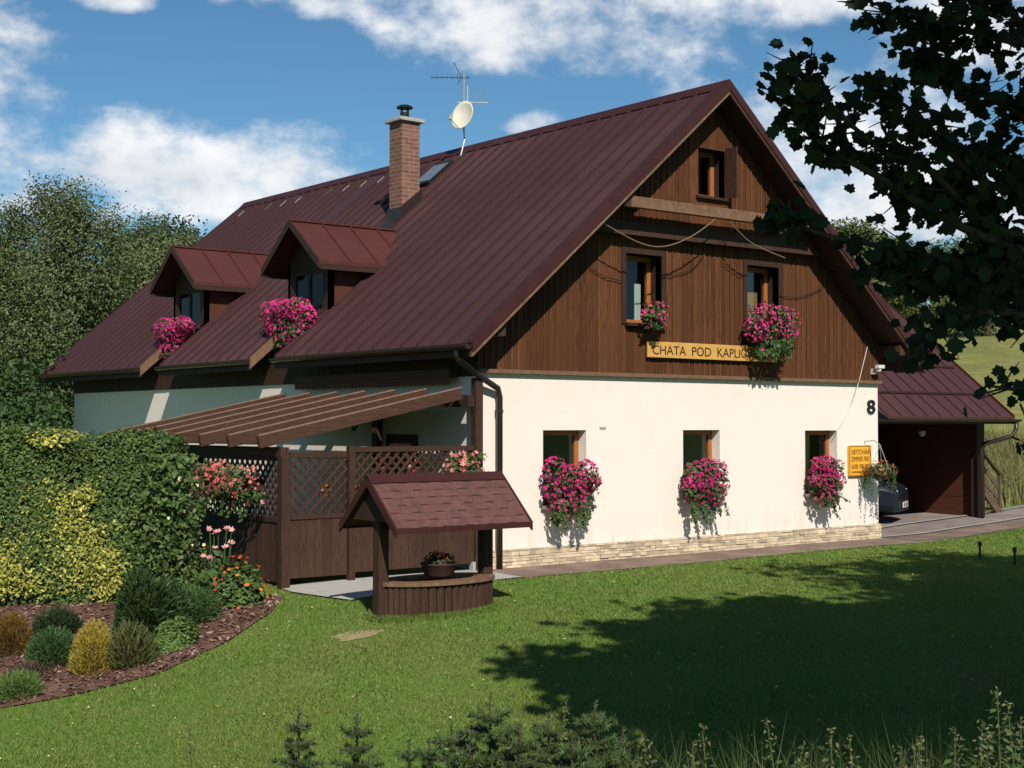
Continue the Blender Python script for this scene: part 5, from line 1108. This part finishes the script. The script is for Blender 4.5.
# ================================================================== FOREGROUND PLANTS
m_ysp = leafmat('young_spruce_needle', (.045, .075, .022), (.065, .105, .032), (.085, .13, .045), transl=.05)
def young_spruce(lat, D, top, w, label, dead=False):
    q = at(lat, D); zb = tz(*q); h = top-zb; ro = empty('young_spruce', (q[0], q[1], zb), rng.uniform(0, 6), label, 'young spruce', 'self sown young spruces along the bank'); mb = MB(); mb.tube([(0, 0, -.05), (.005, 0, h*.5), (0, 0, h)], [.011, .008, .003], 6); tw = MB(); P = []; Ax = []
    def need(a, b, n):
        a = np.array(a); b = np.array(b); u = rng.random(n)[:, None]; p = a+(b-a)*u; d = (b-a)/np.linalg.norm(b-a); r_ = rdir(n); r_ -= (r_@d)[:, None]*d; P.append(p); Ax.append(d*.55+unit(r_)*.8)
    need((0, 0, h*.70), (0, 0, h), 90); nw = max(5, int(h/.085))
    for k in range(nw):
        z = h*(.12+.76*k/(nw-1)); ln = 1.35*w*(1-.72*k/(nw-1))*rng.uniform(.8, 1.15)
        for b in range(6):
            t = b*1.05+k*.5+rng.normal(0, .15); e = (ln*math.cos(t), ln*math.sin(t), z+ln*rng.uniform(.15, .45)); tw.tube([(0, 0, z), e], [.005, .002], 4); need((0, 0, z), e, int(330*ln/.2)+14)
            if ln > .12:
                for s_ in (-.6, .6):
                    m_ = (e[0]*.5, e[1]*.5, z+(e[2]-z)*.5); e2 = (m_[0]+.45*ln*math.cos(t+s_), m_[1]+.45*ln*math.sin(t+s_), m_[2]+.1*ln); need(m_, e2, int(170*ln/.2)+8)
    mb.build('stem', m_bark, ro); tw.build('twigs', m_bark, ro); P = np.concatenate(P); Ax = np.concatenate(Ax); leaves('needles', P, np.cross(unit(Ax), rdir(len(P))), rng.uniform(.7, 1.2, len(P))*.027, m_ysp, ro, NEED2, axis=Ax)
def LAT(px, D): return (px-512)/1427.4*D
def ZT(py, D): return 2.025-(py-424)/1427.4*D
for px, py, D, w, lb in ((300, 704, 6.2, .16, 'thin young spruce with a bare leader, leftmost along the bottom edge'), (358, 712, 6.4, .17, 'young spruce second from the left along the bottom edge'), (410, 738, 6.6, .13, 'lowest young spruce between the thin ones and the bushy one'), (490, 694, 6.0, .27, 'bushy young spruce rising highest in the middle of the bottom edge'),
                         (430, 736, 6.1, .2, 'small young spruce right of the gap between thin and bushy ones'), (520, 722, 5.9, .24, 'young spruce in front of the bushy one and its right neighbour'), (572, 730, 5.9, .24, 'low wide young spruce between two taller ones in the middle'), (470, 740, 5.8, .22, 'lowest wide young spruce in front of the bushy one'),
                         (452, 722, 6.3, .2, 'dark young spruce just left of the bushy one'), (548, 712, 6.5, .22, 'young spruce just right of the bushy one'), (594, 700, 6.1, .22, 'young spruce with a tall leader at the edge of the tree shadow'), (622, 726, 6.4, .2, 'young spruce standing in the edge of the tree shadow, rightmost one')):
    young_spruce(LAT(px, D), D, ZT(py, D), w, lb)
m_weed = leafmat('weed_leaf', (.055, .09, .025), (.08, .12, .035), (.11, .14, .05), transl=.2)
m_weedg = leafmat('weed_seed', (.16, .15, .07), (.12, .13, .05), (.20, .19, .09), transl=.2)
GWD = 'tall weeds on the bank in the foreground'
def weed(px, py, D, label, leafy=1.0, stems=1, lsz=.048):
    lat = LAT(px, D); q = at(lat, D); zb = tz(*q); h = max(ZT(py, D)-zb, .2); ro = empty('tall_weed', (q[0], q[1], zb), 0, label, 'weed', GWD); mb = MB(); P = []; Ax = []; S = []
    for s_ in range(stems):
        x, y = (0, 0) if s_ == 0 else rng.normal(0, .09, 2); hh = h*(1 if s_ == 0 else rng.uniform(.55, .95)); lean = rng.normal(0, .06, 2); mb.tube([(x, y, -.05), (x+lean[0]*.4, y+lean[1]*.4, hh*.5), (x+lean[0], y+lean[1], hh)], [.006, .0045, .002], 5)
        n = int(64*leafy*hh/.8)
        for k in range(n):
            u = .12+.8*k/n; t = k*1.57+rng.normal(0, .3); P.append((x+lean[0]*u+.02*math.cos(t), y+lean[1]*u+.02*math.sin(t), hh*u)); Ax.append((math.cos(t), math.sin(t), rng.uniform(-.4, .3)))
        for k in range(40): u = rng.uniform(.8, 1.0); S.append((x+lean[0]*u+rng.normal(0, .012), y+lean[1]*u+rng.normal(0, .012), hh*u))
    P = np.array(P); Ax = np.array(Ax); sz = rng.uniform(.6, 1.2, len(P))*lsz*(1.25-P[:, 2]/h*.6); leaves('foliage', P+unit(Ax)*sz[:, None]*.5, np.array([0, 0, 1.])+rng.normal(0, .35, P.shape), sz, m_weed, ro, LEAF5, axis=Ax); mb.build('stem', m_weed, ro); leaves('seed_head', S, rdir(len(S)), .022, m_weedg, ro, QUAD)
for px, py, D, lf, stn_, lb in ((1000, 686, 5.6, 1.3, 3, 'tallest sunlit nettle like weed near the right edge of the photo'), (972, 716, 5.5, 1.1, 3, 'sunlit weed just left of the tallest one'), (950, 730, 5.4, 1.2, 2, 'small leafy weed at the left end of the sunlit weeds'), (1018, 712, 5.3, 1.3, 3, 'bushy weed cut off by the right edge of the photo'),
                                (788, 716, 5.8, .6, 1, 'single thin weed with a pale seed head in the tree shadow'), (715, 728, 6.0, .8, 1, 'dim weed left of the single seed head in the shade'), (650, 735, 6.1, .8, 2, 'leafy weed at the shadow edge right of the young spruces'), (860, 738, 5.7, 1, 2, 'dim leafy weed in the shade below the lawn'), (905, 735, 5.6, .9, 2, 'half lit weed between the shade and the sunlit weeds'),
                                (360, 690, 6.6, .12, 1, 'bare dry stalk rising among the young spruces on the left'), (198, 720, 7.0, .1, 1, 'lone thin dark stalk on the lawn at the left'), (680, 742, 5.6, 1.2, 3, 'low leafy weed in the shade right of the spruces'), (760, 740, 5.5, 1.2, 3, 'low spreading weed under the single seed head'), (830, 728, 5.6, 1.0, 2, 'pair of dim stalks in the middle of the tree shadow'),
                                (885, 742, 5.4, 1.3, 3, 'dense low weed clump left of the half lit one'), (930, 744, 5.3, 1.3, 3, 'dense sunlit low clump at the foot of the tallest weeds'), (985, 730, 5.3, 1.4, 4, 'dense leafy weed clump in front of the tallest weed'),
                                (545, 700, 6.8, .1, 1, 'dry stalk behind the young spruces in the middle')):
    weed(px, py, D, lb, lf, stn_)
for px, py, lb in ((980, 577, 'thin dark garden stake at the shadow edge right'), (1015, 583, 'short dark garden stake next to the right border')):
    x, y = (7.17, -3.17) if px == 980 else (6.85, -3.96); zb = tz(x, y); mb = MB(); mb.tube([(0, 0, -.1), (0, 0, .24)], .018, 8); mb.lathe([(.02, .20), (.035, .22), (.03, .27)], (0, 0, 0), 10); o = mb.build('garden_stake', m_black, None); o.location = (x, y, zb); tag(o, lb, 'stake', 'dark garden stakes on the lawn')

# ---------------- grass
m_grass = leafmat('grass_blade', (.100, .185, .026), (.136, .228, .036), (.185, .255, .056), (.070, .138, .022), transl=.25, rough=.6, patch=((.185, .210, .055), .8))
m_tall = leafmat('tall_grass', (.075, .115, .03), (.11, .15, .045), (.16, .17, .07), (.055, .09, .025), transl=.25)
def inside(poly, x, y):
    poly = np.array(poly); c = np.zeros(len(x), bool); j = len(poly)-1
    for i in range(len(poly)):
        xi, yi = poly[i]; xj, yj = poly[j]; k = ((yi > y) != (yj > y)) & (x < (xj-xi)*(y-yi)/(yj-yi+1e-12)+xi); c ^= k; j = i
    return c
def lawn():
    n = 640000; D = 9.0+21.5*rng.random(n)**1.55; lat = rng.uniform(-.40, .40, n)*D*1.0; x = HO[0]+HR[0]*lat+HF[0]*D; y = HO[1]+HR[1]*lat+HF[1]*D
    bad = inside(PATH, x, y) | inside(SLABP, x, y) | inside(DRIVE, x, y) | inside(BED, x, y) | (((x+2.5)/.72)**2+((y+2.52)/.40)**2 < 1) | ((x > -3.1) & (y > -.1)) | ((lat < -3.8) & (D > 17.2)); k = ~bad; x, y, D = x[k], y[k], D[k]; n = len(x)
    z = np.concatenate([terrain(a, b) for a, b in zip(np.array_split(x, 40), np.array_split(y, 40))])
    worn = np.exp(-(((x+3.85)/.30)**2+((y+3.0)/.18)**2)) + .7*np.exp(-(((x+5.0)/.3)**2+((y+3.8)/.14)**2)); keep = rng.random(n) > worn*1.4; x, y, z, D = x[keep], y[keep], z[keep], D[keep]; n = len(x)
    h = rng.uniform(.014, .031, n)*(1+.3*np.sin(x*1.9)*np.sin(y*2.3))*np.where(rng.random(n) < .02, 1.8, 1); th = rng.uniform(0, 6.28, n); w = .0035+.00035*D; lean = rng.normal(0, .55, (n, 2))*h[:, None]
    a = np.c_[x-np.cos(th)*w, y-np.sin(th)*w, z-.004]; b = np.c_[x+np.cos(th)*w, y+np.sin(th)*w, z-.004]; c = np.c_[x+lean[:, 0], y+lean[:, 1], z+h]
    o = np_mesh('lawn_grass', np.stack([a, b, c], 1).reshape(-1, 3), np.full(n, 3), m_grass); tag(o, 'short mown green grass of the lawn', 'grass', kind='stuff')
lawn()
def daisies():
    n = 420; D = 10+11*rng.random(n); lat = rng.uniform(-.4, .4, n)*D; x = HO[0]+HR[0]*lat+HF[0]*D; y = HO[1]+HR[1]*lat+HF[1]*D; k = ~(inside(PATH, x, y) | inside(SLABP, x, y) | inside(DRIVE, x, y) | inside(BED, x, y) | ((x > -3.3) & (y > -.2)) | ((lat < -3.6) & (D > 16.8))); x, y = x[k], y[k]
    o = leaves('clover_heads', np.c_[x, y, terrain(x, y)+.035], np.array([-.2, -.4, 1.])+rng.normal(0, .3, (len(x), 3)), rng.uniform(.012, .026, len(x)), leafmat('clover_head', (.62, .60, .40), (.55, .50, .14), (.66, .64, .55)), None, PETAL); tag(o, 'tiny pale clover and dandelion heads scattered in the lawn', 'wild flowers', kind='stuff')
daisies()
def blades(name, x, y, hmin, hmax, w, m, label):
    n = len(x); z = np.concatenate([terrain(a, b) for a, b in zip(np.array_split(x, 20), np.array_split(y, 20))]); h = rng.uniform(hmin, hmax, n); th = rng.uniform(0, 6.28, n); ln = rng.normal(0, .33, (n, 2))*h[:, None]; cs, sn = np.cos(th)*w, np.sin(th)*w
    p0 = np.c_[x-cs, y-sn, z-.01]; p1 = np.c_[x+cs, y+sn, z-.01]; m0 = np.c_[x-cs*.8+ln[:, 0]*.35, y-sn*.8+ln[:, 1]*.35, z+h*.6]; m1 = np.c_[x+cs*.8+ln[:, 0]*.35, y+sn*.8+ln[:, 1]*.35, z+h*.6]; t = np.c_[x+ln[:, 0], y+ln[:, 1], z+h*.97]
    o = np_mesh(name, np.stack([p0, p1, m1, m0, m0, m1, t], 1).reshape(-1, 3), np.tile([4, 3], n), m); tag(o, label, 'grass', kind='stuff')
n = 16000; D = rng.uniform(5.0, 8.4, n); lat = rng.uniform(-.42, .5, n)*D; x = HO[0]+HR[0]*lat+HF[0]*D; y = HO[1]+HR[1]*lat+HF[1]*D
blades('bank_grass', x, y, .08, .34, .003, m_tall, 'uncut tall grass on the bank in the foreground')
n = 2900; D = rng.uniform(5.2, 6.6, n); lat = (-.04+.42*rng.random(n)**.8)*D; lat = lat+.10*np.sin(lat*9); x = HO[0]+HR[0]*lat+HF[0]*D; y = HO[1]+HR[1]*lat+HF[1]*D
blades('reed_grass', x, y, .40, .78, .003, leafmat('rank_grass', (.05, .085, .022), (.075, .11, .03), (.10, .12, .045), transl=.2), 'rank knee high grass and stalks along the foot of the photo')
n = 9000; t = rng.uniform(0, 6.28, n); rr = rng.uniform(.96, 1.12, n); blades('well_grass', -2.5+.78*rr*np.cos(t), -2.52+.42*rr*np.sin(t), .03, .10, .004, m_grass, 'longer grass around the foot of the well')
n = 30000; x = rng.uniform(14.5, 27, n); y = rng.uniform(2.3, 12, n); k = ~inside(DRIVE, x, y) & ((x > 15.5) | (y > 3)); blades('meadow_grass', x[k], y[k], .25, .9, .012, leafmat('meadow_blade', (.16, .17, .05), (.22, .21, .08), (.12, .15, .04), (.26, .22, .11), transl=.2), 'tall yellowing meadow grass beyond the driveway')
def chips():
    n = 9000; x = rng.uniform(-8.6, -3.3, n); y = rng.uniform(-2.1, 2.2, n); k = inside(BED, x, y); x, y = x[k], y[k]; P = np.c_[x, y, terrain(x, y)+.03+.01*rng.random(len(x))]
    o = leaves('bark_chips', P, np.array([0, 0, 1.])+rng.normal(0, .35, P.shape), rng.uniform(.03, .075, len(P)), mat('bark_chip', (.15, .08, .055), ramp=((.08, .04, .03), (.18, .10, .07), (.34, .23, .17), (.13, .07, .05), (.20, .11, .08)), rough=.9), None, LEAF5); tag(o, 'reddish brown bark chips covering the shrub bed', 'bark mulch', kind='stuff')
chips()
_t = np.linspace(0, 2*math.pi, 23)[:-1]; _r = 1+.15*np.sin(_t*3+1)+.12*np.sin(_t*5)+.08*np.sin(_t*8)
o = drape('bare_patch', [(-3.78+.24*r*math.cos(t)+.06*r*math.sin(t), -2.86-.10*r*math.cos(t)+.16*r*math.sin(t)) for t, r in zip(_t, _r)], .006, mat('dry_soil', (.36, .29, .15), (.20, .18, .08), rough=.95, scale=16), .1)
